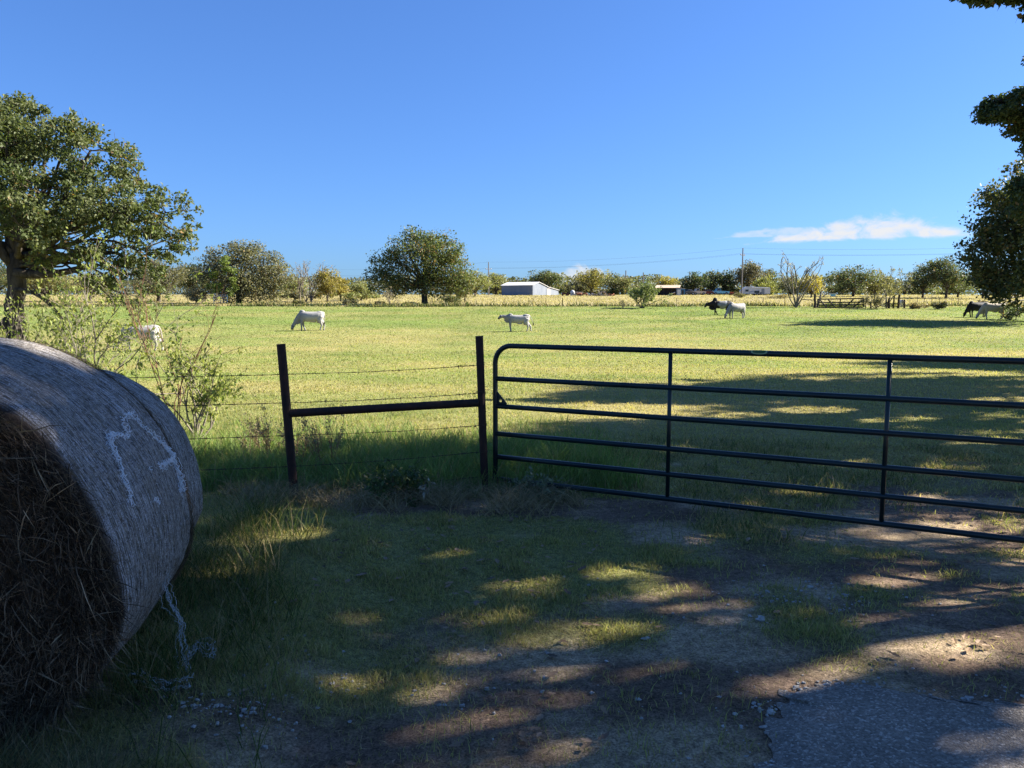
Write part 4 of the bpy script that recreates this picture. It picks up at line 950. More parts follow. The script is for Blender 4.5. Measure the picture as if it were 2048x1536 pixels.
T = [  # kind label px D top width colours ...
 ('olive coloured tree seen past the trunk of the left oak', 95, 118, 528, 130, OLA, OLB, 51, .1),
 ('dull green tree at the left edge behind the left oak', -10, 120, 515, 150, OAKA, OAKB, 52, .1),
 ('low olive tree under the lowest boughs of the left oak', 180, 122, 540, 100, OLA, OLB, 53, .1),
 ('rounded grey oak just right of the left oak', 318, 116, 512, 130, GRA, GRB, 54, .06),
 ('dark oak wedged between two grey oaks at left', 388, 122, 515, 70, DKA, DKB, 55, .08),
 ('pale brushy sapling at the foot of the dark gap at left', 392, 108, 574, 50, (.14, .12, .06), (.26, .22, .12), 56, .02),
 ('dull green tree behind the bare saplings', 590, 150, 556, 70, WIA, WIB, 57, .1),
 ('yellow autumn tree left of the lone oak', 655, 118, 533, 62, (.10, .092, .028), (.20, .165, .045), 58, .15),
 ('golden autumn tree on the right flank of the yellow one', 682, 121, 550, 42, YLA, YLB, 59, .12),
 ('pale green bush between the golden tree and the lone oak', 722, 128, 560, 66, WIA, WIB, 60, .05),
 ('small pale green bush close to the golden tree', 706, 112, 583, 44, WIA, WIB, 61, .04),
 ('feathery light green willow right of the lone oak', 950, 165, 533, 62, (.10, .115, .035), (.20, .20, .07), 62, .04),
 ('rounded light green tree beside the barn', 992, 222, 545, 66, WIA, WIB, 63, .1),
 ('yellowing tree at the right edge of the lone oak', 930, 118, 545, 48, OLA, OLB, 64, .12),
 ('domed oak standing over the metal barn', 1090, 225, 538, 76, OAKA, OAKB, 65, .2),
 ('low scrubby tree right of the barn gable', 1130, 240, 565, 54, GRA, WIB, 66, .05),
 ('yellow green tree over the scrap heap', 1182, 226, 533, 74, (.10, .10, .03), (.22, .19, .05), 67, .14),
 ('grey mesquite over the scrap heap', 1150, 222, 560, 56, GRA, GRB, 68, .05),
 ('pale mesquite right of the scrap heap', 1232, 205, 545, 66, WIA, GRB, 69, .12),
 ('yellow tree behind the tan roofed shed', 1332, 225, 548, 50, (.14, .125, .035), (.26, .22, .06), 70, .1),
 ('dark round oak behind the parked cars', 1386, 202, 541, 60, DKA, DKB, 71, .22),
 ('second dark oak behind the parked cars', 1425, 206, 537, 50, DKA, OAKB, 72, .24),
 ('shadowy oak left of the tall utility pole', 1452, 205, 540, 48, DKA, DKB, 73, .2),
 ('grey oak behind the tall utility pole', 1494, 208, 517, 84, (.055, .052, .034), (.115, .105, .066), 74, .18),
 ('small green tree behind the travel trailer', 1534, 225, 535, 52, OAKA, OAKB, 75, .1),
 ('light green bush leaning over the travel trailer', 1528, 196, 552, 60, (.095, .11, .03), (.20, .20, .06), 76, .05),
 ('dull bush between the trailer and the bare tree', 1580, 150, 546, 70, WIA, GRB, 77, .05),
 ('yellow leafed tree behind the bare tree', 1622, 150, 546, 52, (.18, .15, .02), (.30, .25, .04), 78, .12),
 ('big dark oak right of the bare tree', 1706, 165, 527, 96, DKA, OAKB, 79, .06),
 ('olive tree on the right shoulder of the big dark oak', 1748, 170, 540, 60, OLA, OLB, 80, .05),
 ('gnarled oak left of the right hand woods', 1845, 150, 520, 76, DKA, OAKB, 81, .2),
 ('open crowned oak in the right hand woods', 1892, 146, 507, 84, OAKA, OAKB, 82, .26),
 ('green tree under the open crowned oak', 1915, 155, 545, 70, WIA, OAKB, 83, .05),
 ('oak half hidden by the tall dark oak', 1965, 140, 515, 70, OAKA, GRB, 84, .2),
]
for lab, px, D, top, w, cA, cB, sd, low in T:
    far_tree('oak', lab, px, D, top, w * 1.12, sd, 600, cA, cB, low=low * .45, group=GW, name='tree', dens=1.25)

# ---- branching shrubs, saplings and weeds
def branching(name, label, cat, base, stems, depth, spread, r0, seed, leaf, per, cA, cB, bark='paletwig', leafmat='leaf', group=None, leaf_from=.3, decay=.68, up=.15, droop=.2, fold=False, k=5, Wr=.55, part='foliage'):
    r = np.random.default_rng(seed); mb = MB(); pts = []
    def grow(p, d, L, rad, dep):
        d = d / np.linalg.norm(d); n = 5
        q = [p]
        for a in range(n - 1):
            d = d + .16 * r.standard_normal(3) + np.array([0, 0, up * .25]); d /= np.linalg.norm(d); q.append(q[-1] + d * L / (n - 1))
        q = np.array(q); mb.tube(q, np.linspace(rad, rad * .55, n), k if dep > 1 else 4, False)
        if dep <= max(1, depth * leaf_from * 2): 
            for a in range(per):
                t = r.uniform(.15, 1) * (n - 1); i0 = min(int(t), n - 2); pts.append(q[i0] + (q[i0 + 1] - q[i0]) * (t - i0) + r.standard_normal(3) * leaf * .5)
        if dep > 0:
            for a in range(r.integers(2, 4)):
                t = r.uniform(.45, 1.0) * (n - 1); i0 = min(int(t), n - 2); s = q[i0] + (q[i0 + 1] - q[i0]) * (t - i0)
                grow(s, d + spread * r.standard_normal(3), L * decay * r.uniform(.75, 1.15), rad * .58, dep - 1)
    for (dx, dy, dz), L, rr_ in stems: grow(np.array([0, 0, -.05]) + np.array([dx, dy, 0]) * .05, np.array([dx, dy, dz], float), L, r0 * rr_, depth)
    root = thing(name, label, cat, base, group); add('stem', mb.mesh('stem', True), M[bark], root)
    if per and len(pts):
        P = np.array(pts); n = len(P); cid = np.arange(n) // 6; c = leafcol(r, n, cid, cid.max() + 1, cA, cB)
        add(part, leaf_mesh(part, P, leaf * (.6 + .8 * r.random(n)), c, Wr, None, droop, fold, seed), M[leafmat], root)
    return root
def fan(n, seed, sp, L, jit=.25):
    r = np.random.default_rng(seed); return [((r.uniform(-sp, sp), r.uniform(-sp, sp), 1.), L * r.uniform(1 - jit, 1 + jit), r.uniform(.7, 1.1)) for _ in range(n)]
YB1, YB2 = (.075, .11, .024), (.20, .205, .052)
# yellowing broad-leaved bushes on the fence line behind the bales
def bush(label, px, D, base_py, H, n, sp, seed, per=5, depth=3, leaf=.075):
    b = onground(px, D, base_py); return branching('bush', label, 'bush', b, fan(n, seed, sp, H * .42), depth, .42, .016, seed, leaf, per, YB1, YB2, fold=True, droop=.7, group='bushes on the fence line', leaf_from=.5, decay=.72)
bush('leafy yellow green bush sprouting beside the smaller bale', 388, 9.3, 850, 1.55, 8, .42, 101, 10, 3, .055)
bush('large loose yellow bush in front of the oak trunk', 172, 11.5, 740, 2.55, 8, .5, 102, 4, 4, .06)
bush('bushy yellow shrub hiding the grazing cow face', 120, 12.5, 740, 2.2, 7, .6, 103, 3, 4, .06)
bush('low yellow shrub right above the hay bale', 60, 11., 740, 1.75, 7, .6, 104, 5, 3, .06)
bush('thin yellow sapling between the two bigger bushes', 135, 10.5, 740, 1.8, 6, .4, 106, 4, 3, .06)
b = onground(352, 9.0, 850); branching('dead_weed', 'bare red stalks standing up out of the leafy bush', 'weed', b, fan(5, 105, .12, 1.25, .15), 2, .16, .008, 105, .02, 0, YB1, YB2, 'redtwig')
# wiry weeds at the left post
for px, D, H, n, sd, lab in ((655, 7.5, .62, 7, 111, 'brown seeded weed standing right of the left fence post'), (618, 7.6, .55, 6, 112, 'wiry seeded weed hard against the left fence post'), (540, 7.9, .55, 8, 113, 'grey wiry weed left of the left fence post'), (500, 8.2, .42, 6, 114, 'short grey weed in the long grass')):
    b = onground(px, D, 950); branching('weed', lab, 'weed', b, fan(n, sd, .35, H * .62), 2, .22, .0045, sd, .022, 7, (.10, .09, .05), (.20, .16, .10), 'redtwig', group='weeds along the fence', leaf_from=.6)
b = onground(800, 6.45, 1000); branching('weed', 'leafy dark weed clump under the cross pipe', 'weed', b, fan(16, 115, .9, .22), 2, .5, .004, 115, .05, 7, (.03, .055, .018), (.075, .095, .03), 'paletwig', group='weeds along the fence', leaf_from=1., fold=True)
b = onground(815, 6.4, 1000); branching('dead_weed', 'arched dead stalk with curled leaves over the dark weed clump', 'weed', b, [((-.5, 0, .9), .26, 1), ((.7, 0, .9), .28, 1), ((.2, -.2, .9), .25, .9)], 1, .35, .005, 116, .045, 5, (.20, .17, .12), (.34, .30, .22), 'paletwig', 'dry', droop=.8, fold=True, leaf_from=1.)
b = onground(1075, 6.5, 1010); branching('weed', 'pale sprawling weed under the latch end of the gate', 'weed', b, fan(14, 117, 1.1, .16), 2, .5, .0035, 117, .035, 6, (.07, .09, .05), (.15, .17, .11), 'paletwig', group='weeds along the fence', leaf_from=1.)
# shrubs on the far fence
b = onground(1284, 91, 613); branching('mesquite', 'many stemmed green mesquite bush on the far fence line', 'tree', b, fan(11, 121, .85, 1.5), 3, .40, .06, 121, .19, 14, (.07, .095, .035), (.17, .185, .075), leaf_from=.6)
b = onground(1592, 92, 615); branching('bare_tree', 'tall bare vase shaped tree at the far fence', 'tree', b, [((-.46, 0, 1), 4.3, 1.), ((-.34, .2, 1), 4.7, .9), ((-.22, -.2, 1), 4.9, 1.), ((-.10, .1, 1), 5.0, 1.), ((.0, -.1, 1), 5.1, 1.1), ((.10, .2, 1), 5.0, 1.), ((.22, 0, 1), 4.9, .9), ((.33, .2, 1), 4.7, .9), ((.45, -.1, 1), 4.3, 1.)], 4, .20, .085, 122, .13, 1, (.20, .17, .12), (.34, .30, .22), leaf_from=.15, decay=.42, up=.10)
b = onground(1634, 92, 615); branching('bare_tree', 'thin leaning sapling beside the timber field gate', 'tree', b, [((.55, 0, 1.), 2.3, 1.), ((-.1, 0, 1), 2.2, .8), ((.35, .2, 1), 2.0, .7)], 3, .28, .09, 123, .12, 1, (.16, .15, .09), (.30, .27, .18), leaf_from=.3)
b = onground(1772, 91, 617); branching('mesquite', 'wispy olive mesquite behind the old corral posts', 'tree', b, fan(4, 124, .3, 2.1), 4, .4, .08, 124, .17, 6, (.10, .10, .04), (.19, .17, .08), leaf_from=.5)
b = onground(1752, 90, 617); branching('mesquite', 'low leaning mesquite beside the corral posts', 'tree', b, fan(7, 125, .8, 1.1), 3, .45, .05, 125, .15, 6, (.12, .11, .06), (.22, .19, .11), leaf_from=.6)
for px, sd, D, H, lab in ((612, 131, 120, 3.0, 'bare sapling left of the yellow tree'), (622, 132, 119, 3.1, 'bare forked sapling close to the yellow tree'), (600, 133, 122, 2.7, 'thin grey sapling by the grey oak')):
    b = onground(px, D, 604); branching('bare_tree', lab, 'tree', b, fan(3, sd, .22, H), 3, .3, .09, sd, .18, 3, (.14, .11, .07), (.24, .19, .12), leaf_from=.4)
b = onground(782, 98, 610); branching('bare_tree', 'small grey sapling left of the lone oak trunk', 'tree', b, fan(5, 134, .6, 1.1), 3, .4, .05, 134, .14, 2, (.14, .12, .08), (.24, .2, .14), leaf_from=.6)
b = onground(1246, 92, 613); branching('bare_tree', 'tiny bare bush left of the mesquite bush', 'tree', b, fan(5, 135, .6, .6), 2, .4, .035, 135, .12, 2, (.14, .12, .08), (.24, .2, .14), leaf_from=.6)
bushes = [(596, 101, 598, 24, 'brown bush near the bare saplings', GRA, OLB, 141), (700, 99, 596, 30, 'greyish bush in front of the golden tree', GRA, GRB, 142), (760, 100, 600, 26, 'low grey bush left of the lone oak', GRA, GRB, 143), (905, 103, 586, 46, 'dark leafy bush under the right side of the lone oak', OAKA, OAKB, 144),
          (1880, 88, 600, 36, 'dark brush left of the shaded black cow', DKA, GRB, 145), (1840, 89, 602, 44, 'tan brush beyond the corral posts', (.16, .13, .07), (.28, .23, .13), 146), (2034, 68, 600, 60, 'dark shrub behind the shaded cream cow', DKA, DKB, 147), (1962, 84, 598, 40, 'brown dead brush under the tall dark oak', (.12, .09, .06), (.22, .17, .11), 148), (1478, 150, 584, 30, 'brown brush at the foot of the tall utility pole', GRA, OLB, 149), (820, 102, 604, 30, 'weedy bush at the oak trunk', GRA, GRB, 150), (1560, 140, 588, 50, 'dry brush right of the travel trailer', (.14, .12, .06), (.24, .2, .11), 151)]
for px, D, top, w, lab, cA, cB, sd in bushes:
    b = onground(px, D, 610); H = at(px, top, D)[2] - b[2]; k = D / F
    rl = np.random.default_rng(sd); L = [[rl.uniform(-.5, .5) * w * k * .6, rl.uniform(-.5, .5) * w * k * .5, H * rl.uniform(.3, .62), w * k * .22, w * k * .22, H * .34] for _ in range(7)]
    crown_tree('bush', lab, 'bush', b, L, .04, H * .25, .17, 1100, cA, cB, sd, 'scrub along the far fence', 60, .45, .1, twigs=40, shell=.1, bark='paletwig')
rs = np.random.default_rng(500)
for px in list(range(900, 1320, 30)) + list(range(1350, 1900, 34)) + list(range(560, 760, 34)):
    D = rs.uniform(196, 214) if px > 860 else rs.uniform(126, 150); D += 24 * (985 < px < 1215); px += rs.uniform(-10, 10); top = rs.uniform(565, 577) if px > 860 else rs.uniform(574, 588); w = rs.uniform(42, 66)
    b = onground(px, D, 590); H = at(px, top, D)[2] - b[2]; k = D / F
    L = [[rs.uniform(-.5, .5) * w * k * .7, rs.uniform(-.5, .5) * w * k * .5, H * rs.uniform(.3, .62), w * k * .2, w * k * .2, H * .34] for _ in range(7)]
    ca, cb = [(GRA, GRB), (WIA, WIB), (OLA, OLB), (OAKA, OAKB)][rs.integers(0, 4)]
    crown_tree('bush', 'low scrub bush in the brushy line at the back of the pasture', 'bush', b, L, .05, H * .25, D * .0021, 1300, ca, cb, int(px) + 900, 'scrub line behind the pasture', 60, .42, .08, twigs=30, shell=.1, bark='paletwig')
# green weeds in the uncut strip along the fence and a far wood
n = 26000; x = -75 + 150 * rng.random(n); y = 94.6 + 1.9 * rng.random(n) + 1.2 * (fbm(x / 4, x * 0, 2) - .5); keep = (rng.random(n) < .25 + 1.2 * (fbm(x / 3.2, y * 0 + 5, 3) - .42)); x, y = x[keep], y[keep]; n = len(x)
c = np.array([.055, .075, .025]) * (.6 + .9 * rng.random((n, 1))); st = rng.random(n) < .3; c[st] = PAST * .7
blades('fence_line_weeds', x, y, (.15 + .55 * rng.random(n) ** 2) * (.4 + 1.1 * fbm(x / 2.5, y, 2)), .10 + .08 * rng.random(n), .3 + .6 * rng.random(n), c, M['grass'], seg=1)
n = 52000; x = -330 + 660 * rng.random(n); y = 330 + 60 * rng.random(n); hgt = 5.5 + 9.0 * fbm(x / 22, x * 0 + 3, 4) ** 1.4
P = np.stack([x, y, float(gz(0, 330)) - .5 + hgt * rng.random(n) ** .7], 1)
c = (np.array([.06, .068, .034]) + rng.random((n, 1)) * np.array([.07, .06, .03])) * (.6 + .8 * fbm(x / 9, x * 0, 2))[:, None]
add('distant_woods', leaf_mesh('distant_woods', P, .7 + .7 * rng.random(n), c, .7, None, 0, False, 77), M['leaf'], kind='stuff')
# ------------------------------------------------------------------ cattle (unit height at the back, facing -x)
def chain(mb, pts, rv, rl, k=12):
    """loft of ellipses: rv = radius in the x-z plane, rl = sideways radius"""
    P = np.array(pts, float); t = np.gradient(P, axis=0); rings = []
    for p, d, a, b in zip(P, t, rv, rl):
        d = d / np.linalg.norm(d); Bx = np.array([0, 1., 0]); A = np.cross(Bx, d); A /= np.linalg.norm(A); rings.append((p, a, b, A, Bx))
    mb.loft(rings, k)

def cow(label, px, D, hpx, pose, colfn, yaw=0., legs=(0, 0, 0, 0), hump=.05, group='zebu cattle in the paddock', horns=None, base_py=640, bull=False, thin=1., tail=(.05, 0), rear=1., slim=1.):
    b = onground(px, D, base_py); S = hpx * D / F
    mb = MB()
    X = [.665, .64, .56, .40, .10, -.15, -.38, -.54, -.63, -.66]
    Zc = [.83, .80, .755, .735, .695, .70, .715, .74, .76, .76]
    rz = [.03, .13, .205, .235, .262, .262, .255, .215, .13, .05]
    ry = [.03, .11, .18, .225, .25, .235, .19, .15, .09, .03]
    rings = [((x, 0, z), a * thin, c * slim, np.array([0, 0, 1.]), np.array([0, 1., 0])) for x, z, a, c in zip(X, Zc, rz, ry)]
    mb.loft(rings, 20)
    mb.ellipsoid((.45, .0, .93), (.17, .13, .06), 12, 8)                      # hook bones / rump
    mb.ellipsoid((.58, .0, .885), (.12, .10, .08), 12, 8)
    if hump: mb.ellipsoid((-.44, 0, .93 + hump * .4), (.13 + hump * .25, .075 + .15 * hump, .04 + hump), 14, 10)
    mb.ellipsoid((.10, 0, .45), (.17, .12, .05), 12, 8)                        # belly
    if pose == 'graze':
        neck = [(-.44, 0, .78), (-.58, 0, .69), (-.72, 0, .52), (-.83, 0, .36), (-.88, 0, .29)]; poll = np.array([-.89, 0, .29]); muz = np.array([-.985, 0, .045])
        nr = [.20, .17, .13, .10, .085]; nl = [.13, .11, .085, .075, .07]
        dew = [(-.50, 0, .50), (-.62, 0, .45), (-.74, 0, .34)]
    else:
        neck = [(-.44, 0, .80), (-.58, 0, .80), (-.72, 0, .82), (-.83, 0, .855), (-.89, 0, .87)]; poll = np.array([-.92, 0, .885]); muz = np.array([-1.13, 0, .72])
        nr = [.20, .165, .125, .10, .085]; nl = [.13, .105, .085, .075, .07]
        dew = [(-.50, 0, .56), (-.62, 0, .60), (-.78, 0, .69)]
        if pose == 'bull': 
            neck = [(-.44, 0, .80), (-.60, 0, .76), (-.76, 0, .73), (-.90, 0, .73), (-.96, 0, .73)]; poll = np.array([-.98, 0, .76]); muz = np.array([-1.16, 0, .52]); nr = [.24, .21, .17, .13, .10]; nl = [.17, .15, .12, .10, .09]; dew = [(-.50, 0, .42), (-.66, 0, .44), (-.86, 0, .52)]
    chain(mb, neck, nr, nl)
    chain(mb, dew, [.10, .12, .07], [.035, .03, .03])
    hd = muz - poll; chain(mb, [poll - hd * .12, poll + hd * .1, poll + hd * .38, poll + hd * .68, poll + hd * .92, muz + hd * .04], [.05, .098, .092, .068, .060, .03], [.05, .088, .080, .056, .058, .03])
    n = np.array([-hd[2], 0, hd[0]]); n /= np.linalg.norm(n)
    if n[2] < 0: n = -n
    for sgn in (-1, 1):                                                       # long hanging ears
        e0 = poll + hd * .06 + np.array([0, sgn * .07, 0]); dv_ = np.array([.05, sgn * .12, -.09]) if pose != 'graze' else np.array([.02, sgn * .13, -.05])
        mb.loft([(e0 + dv_ * f, wv_, .016, np.array([.7, 0, .7]), np.array([0, .7, .7])) for f, wv_ in ((0, .022), (.35, .05), (.7, .045), (1.05, .014))], 8)
    fl = [(-.43, -1), (-.43, 1)]; rl = [(.52, -1), (.52, 1)]
    for (x, sgn), sw in zip(fl, legs[:2]):
        chain(mb, [(x, sgn * .10, .66), (x - .01, sgn * .11, .50), (x - .03 + sw * .35, sgn * .10, .30), (x - .01 + sw * .8, sgn * .095, .09), (x - .01 + sw * .9, sgn * .095, .045), (x - .03 + sw, sgn * .095, 0)], [.13, .085, .050, .034, .040, .048], [.07, .06, .045, .032, .036, .042], 10)
    for (x, sgn), sw in zip(rl, legs[2:]):
        chain(mb, [(x - .02, sgn * .10, .74), (x - .07, sgn * .125, .54), (x + .02 + sw * .35, sgn * .12, .40), (x + .09 + sw * .6, sgn * .11, .27), (x + .06 + sw * .85, sgn * .10, .10), (x + .05 + sw * .92, sgn * .10, .045), (x + .02 + sw, sgn * .10, 0)], [.18, .145, .085, .052, .036, .042, .048], [.11, .10, .07, .042, .033, .037, .042], 10)
    # tail
    tx, tsw = tail
    tl_ = [(.64, 0, .90), (.70 + tx * .2, 0, .80), (.715 + tx * .6, 0, .60), (.71 + tx, 0, .42 + tsw)]
    chain(mb, tl_, [.030, .024, .020, .018], [.030, .024, .020, .018], 8)
    if bull: mb.ellipsoid((.36, 0, .40), (.05, .05, .10), 8, 6)
    else: mb.ellipsoid((.40, 0, .43), (.11, .09, .07), 10, 8)
    tmp = bpy.data.objects.new('body', mb.mesh('raw_body')); COL.objects.link(tmp)
    md = tmp.modifiers.new('r', 'REMESH'); md.mode = 'VOXEL'; md.voxel_size = .017; md.use_smooth_shade = True
    ms = tmp.modifiers.new('s', 'SMOOTH'); ms.factor = .5; ms.iterations = 5
    dg = bpy.context.evaluated_depsgraph_get(); me = bpy.data.meshes.new_from_object(tmp.evaluated_get(dg)); me.name = 'body'
    bpy.data.objects.remove(tmp)
    nv = len(me.vertices); co_ = np.empty(nv * 3, np.float32); me.vertices.foreach_get('co', co_); v = co_.reshape(-1, 3).astype(float)
    c = np.ones((nv, 4), np.float32); c[:, :3] = colfn(v[:, 0], v[:, 1], v[:, 2], poll, muz)
    a = me.attributes.new('Col', 'FLOAT_COLOR', 'POINT'); a.data.foreach_set('color', c.ravel())
    me.vertices.foreach_set('co', (v * S).astype(np.float32).ravel()); me.update()
    o = add('bull' if bull else 'cow', me, M['hide'], None, label, 'bull' if bull else 'cow', group, None, b); o.rotation_euler = (0, 0, yaw)
    sw = MB(); e = np.array(tl_[-1]); sw.tube(np.array([e + [0, 0, .03], e + [.005, 0, -.05], e + [.0, 0, -.12], e + [-.01, 0, -.19]]) * S, np.array([.014, .032, .030, .008]) * S, 8, col=(.02, .018, .016))
    add('tail_switch', sw.mesh('tail_switch', True, True), M['hide'], o)
    if horns:
        for sgn in (-1, 1):
            h0 = poll + n * .06 + np.array([0, sgn * .05, 0]); hb = MB().tube(np.array([h0, h0 + np.array([.02, sgn * .07, .05]) * horns, h0 + np.array([0, sgn * .09, .14]) * horns]) * S, np.array([.024, .018, .006]) * S, 8, col=(.16, .15, .13))
            add('horn', hb.mesh('horn', True, True), M['hide'], o)
    return o

def white_hide(base, grey, amt=.5):
    def f(x, y, z, poll, muz):
        n = fbm(x * 2.2 + 9, z * 2.2 + y * 1.5, 3)[:, None]; c = np.array(base) * np.ones((len(x), 1))
        g = np.clip(amt * sstep(-.1, -.55, x) + amt * 1.1 * (n[:, 0] - .42), 0, 1)[:, None]; c = c * (1 - g) + np.array(grey) * g
        dm = np.sqrt((x - muz[0]) ** 2 + (z - muz[2]) ** 2); k = (1 - sstep(.05, .10, dm))[:, None]; c = c * (1 - k) + np.array([.03, .028, .028]) * k
        hf = (1 - sstep(.03, .05, z))[:, None]; c = c * (1 - hf * .8) + np.array([.05, .045, .04]) * hf * .8
        ey = poll + (muz - poll) * .35; de = np.sqrt((x - ey[0]) ** 2 + (z - ey[2] - .02) ** 2); k = ((de < .026) & (np.abs(y) > .04))[:, None]; c = np.where(k, .02, c)
        ear = ((np.abs(y) > .12) & (x < poll[0] + .12))[:, None]; c = np.where(ear, c * .45, c)
        ud = ((z < .44) & (x > .25) & (x < .55) & (np.abs(y) < .10))[:, None]; c = np.where(ud, c * np.array([.9, .7, .6]), c)
        return c
    return f
def black_hide(x, y, z, poll, muz): return np.ones((len(x), 1)) * np.array([.012, .011, .013]) * (.8 + .4 * fbm(x * 3, z * 3, 2))[:, None]
def bull_hide(x, y, z, poll, muz):
    n = fbm(x * 3 + 4, z * 3 + y, 3); g = sstep(-.30, -.12, x + .5 * (n - .5)) * (1 - sstep(.28, .42, x + .6 * (n - .5))) 
    c = np.array([.014, .012, .014]) * (1 - g[:, None]) + (np.array([.20, .20, .20]) * (.6 + .8 * n[:, None])) * g[:, None]
    w = ((np.abs(x - .26 - .3 * (z - .8)) < .035) & (z > .74))[:, None]; return np.where(w, .55, c)
WH = white_hide((.37, .355, .33), (.15, .15, .16), .55); GRH = white_hide((.33, .32, .30), (.15, .15, .155), .6); CRH = white_hide((.44, .39, .32), (.34, .31, .27), .2); LTH = white_hide((.40, .375, .335), (.24, .22, .20), .3)
dcow = lambda px, py: hit(px, py)[1]
cow('pale cow half hidden behind the yellow bush, walking with head low', 283, dcow(300, 702), 53, 'graze', LTH, R(8), (.02, -.05, -.06, .16), .05, base_py=690, tail=(.05, .02))
cow('white cow grazing alone with its nose in the grass', 622, dcow(622, 661), 39, 'graze', WH, R(4), (-.03, .12, -.10, .06), .06, tail=(-.05, .0))
cow('white young cow walking with its head up behind the gate corner', 1036, dcow(1036, 663), 35, 'walk', WH, R(2), (.05, .02, -.06, .20), .04, thin=.9, slim=.85, tail=(.16, .08))
cow('black and grey bull with a tall curled hump and short horns', 1442, dcow(1435, 630) , 29, 'bull', bull_hide, R(4), (-.02, .24, .0, .12), .16, horns=1.1, bull=True, base_py=625)
cow('light grey cow grazing in front of the dark bull', 1473, dcow(1473, 637), 31, 'graze', GRH, R(28), (.02, -.03, -.04, .05), .06, tail=(-.02, -.04), base_py=630)
cow('black cow grazing in the tree shade behind the cream cow', 1953, dcow(1950, 634.5), 31, 'graze', black_hide, R(14), (.02, .08, -.04, .06), .05, base_py=630)
cow('cream cow grazing in the shade of the tall dark oak', 1986, dcow(1986, 638.5), 33, 'graze', CRH, R(-2), (.03, .16, -.16, .03), .03, base_py=630, thin=.95)
def pied(x, y, z, poll, muz):
    n = fbm(x * 4 + 2, z * 4 + y * 2, 2); return np.where((n > .5)[:, None], np.array([.70, .68, .64]), np.array([.05, .05, .06]))
cow('small black and white calf standing behind the rightmost corral post', 1803, 93.5, 15, 'walk', pied, R(70), (0, 0, 0, .05), .03, base_py=616, group='zebu cattle in the paddock')

# ------------------------------------------------------------------ far fence, field gate, corral posts
tp = [(988, 597, 0), (1008, 600, 0), (1056, 603, -.04), (1066, 601, 0), (1090, 602, -.1), (1125, 598, 0), (1152, 601, -.12), (1194, 601, -.12), (1353, 601, 0), (1464, 597, 0), (1526, 597, 0), (1569, 597, 0), (1819, 597, 0), (1834, 596, 0), (1848, 597, 0), (1863, 596, 0), (1878, 597, 0), (1891, 596, 0), (1903, 596, 0), (1916, 597, 0), (930, 598, .05), (905, 600, 0), (865, 601, 0), (740, 601, 0), (708, 600, 0)]
post_me = None
order_w = ['steel post in the far fence']
for k, (px, top, ln) in enumerate(tp):
    b = onground(px, 95.2, 613); H = max(1.15, at(px, top, 95.2)[2] - b[2])
    w = .05 if px != 1125 else .09
    mb = MB(); d = np.array([ln * H, 0, H]); mb.box((0, 0, H / 2), (w, .012, H)).box((0, .02, H / 2), (.012, .045, H)); 
    for q in range(6): mb.box((0, -.012, H * (.3 + .12 * q)), (.03, .012, .012))
    me = mb.mesh('fence_post')
    lab = 'thin steel post in the far wire fence' if px != 1125 else 'taller dark post in the far fence left of the scrap heap'
    o = add('fence_post', me, M['rust'], None, lab, 'fence post', 'steel posts of the far fence', None, b - np.array([0, 0, .1])); o.rotation_euler = (0, -math.atan(ln), 0) if ln else (0, 0, 0)
# timber field gate with diagonal braces
gD = 91.0; L0 = onground(1634, gD, 616); Rg = onground(1728, gD, 616); gw = Rg[0] - L0[0]; gh = at(1680, 596.5, gD)[2] - L0[2]
L0[2] = min(L0[2], Rg[2]); fg = thing('field_gate', 'dark timber field gate with slanting braces in the far fence', 'gate', L0)
Hh = at(1634, 598, gD)[2] - L0[2]; Hr = at(1728, 596.5, gD)[2] - L0[2]
gt = .13
add('stile', MB().box((gt / 2, 0, Hh / 2 + .08), (gt, .09, Hh - .1)).mesh('stile'), M['darkwood'], fg)
add('stile', MB().box((gw - gt / 2, 0, Hr / 2 + .08), (gt, .09, Hr - .1)).mesh('stile'), M['darkwood'], fg)
for f in (.98, .62, .36, .10):
    add('rail', MB().tube([(gt + .002, .0, Hh * f), (gw - gt - .002, .0, Hr * f)], .07, 4, sq=(.5, 1)).mesh('rail'), M['darkwood'], fg)
add('stile', MB().box((gw * .48, -.085, Hh * .53), (.11, .07, Hh * .85)).mesh('stile'), M['darkwood'], fg)
for x0, x1 in ((.04, .20), (.22, .38), (.76, .58), (.97, .75)):
    add('brace', MB().tube([(gw * x0, -.09, Hh * .96), (gw * x1, -.09, Hh * .08)], .08, 4, sq=(.5, 1)).mesh('brace'), M['darkwood'], fg)
def wpost(px, D, top, r, lab, basepy, lean=0.):
    b = onground(px, D, basepy); H = at(px, top, D)[2] - b[2]
    mb = MB(); mb.tube([(0, 0, -.2), (.3 * r, 0, H * .3), (lean * .5, .2 * r, H * .65), (lean, 0, H)], [r * .85, r * .76, r * .72, r * .68], 9)
    return add('corral_post', mb.mesh('corral_post'), M['silver'], None, lab, 'fence post', 'old timber corral posts', None, b)
wpost(1629, 91.2, 588, .19, 'thick timber gate post at the left end of the field gate', 616)
wpost(1731, 91.1, 597, .07, 'thin post at the right end of the field gate', 616)
wpost(1741, 90.5, 603, .14, 'short dark stump of a post right of the field gate', 617)
wpost(1777, 90.5, 598, .18, 'stout black corral post with a sloping rail', 619)
wpost(1786, 90.3, 588, .11, 'narrow crooked corral post between two stouter ones', 619, .1)
wpost(1796, 90.4, 587, .17, 'tallest brown corral post', 618, .1)
wpost(1808, 91.0, 599, .15, 'rightmost dark corral post in front of the calf', 618)
pa, pb = at(1748, 617, 90.4), at(1777, 604, 90.4); b0 = onground(1748, 90.4, 617)
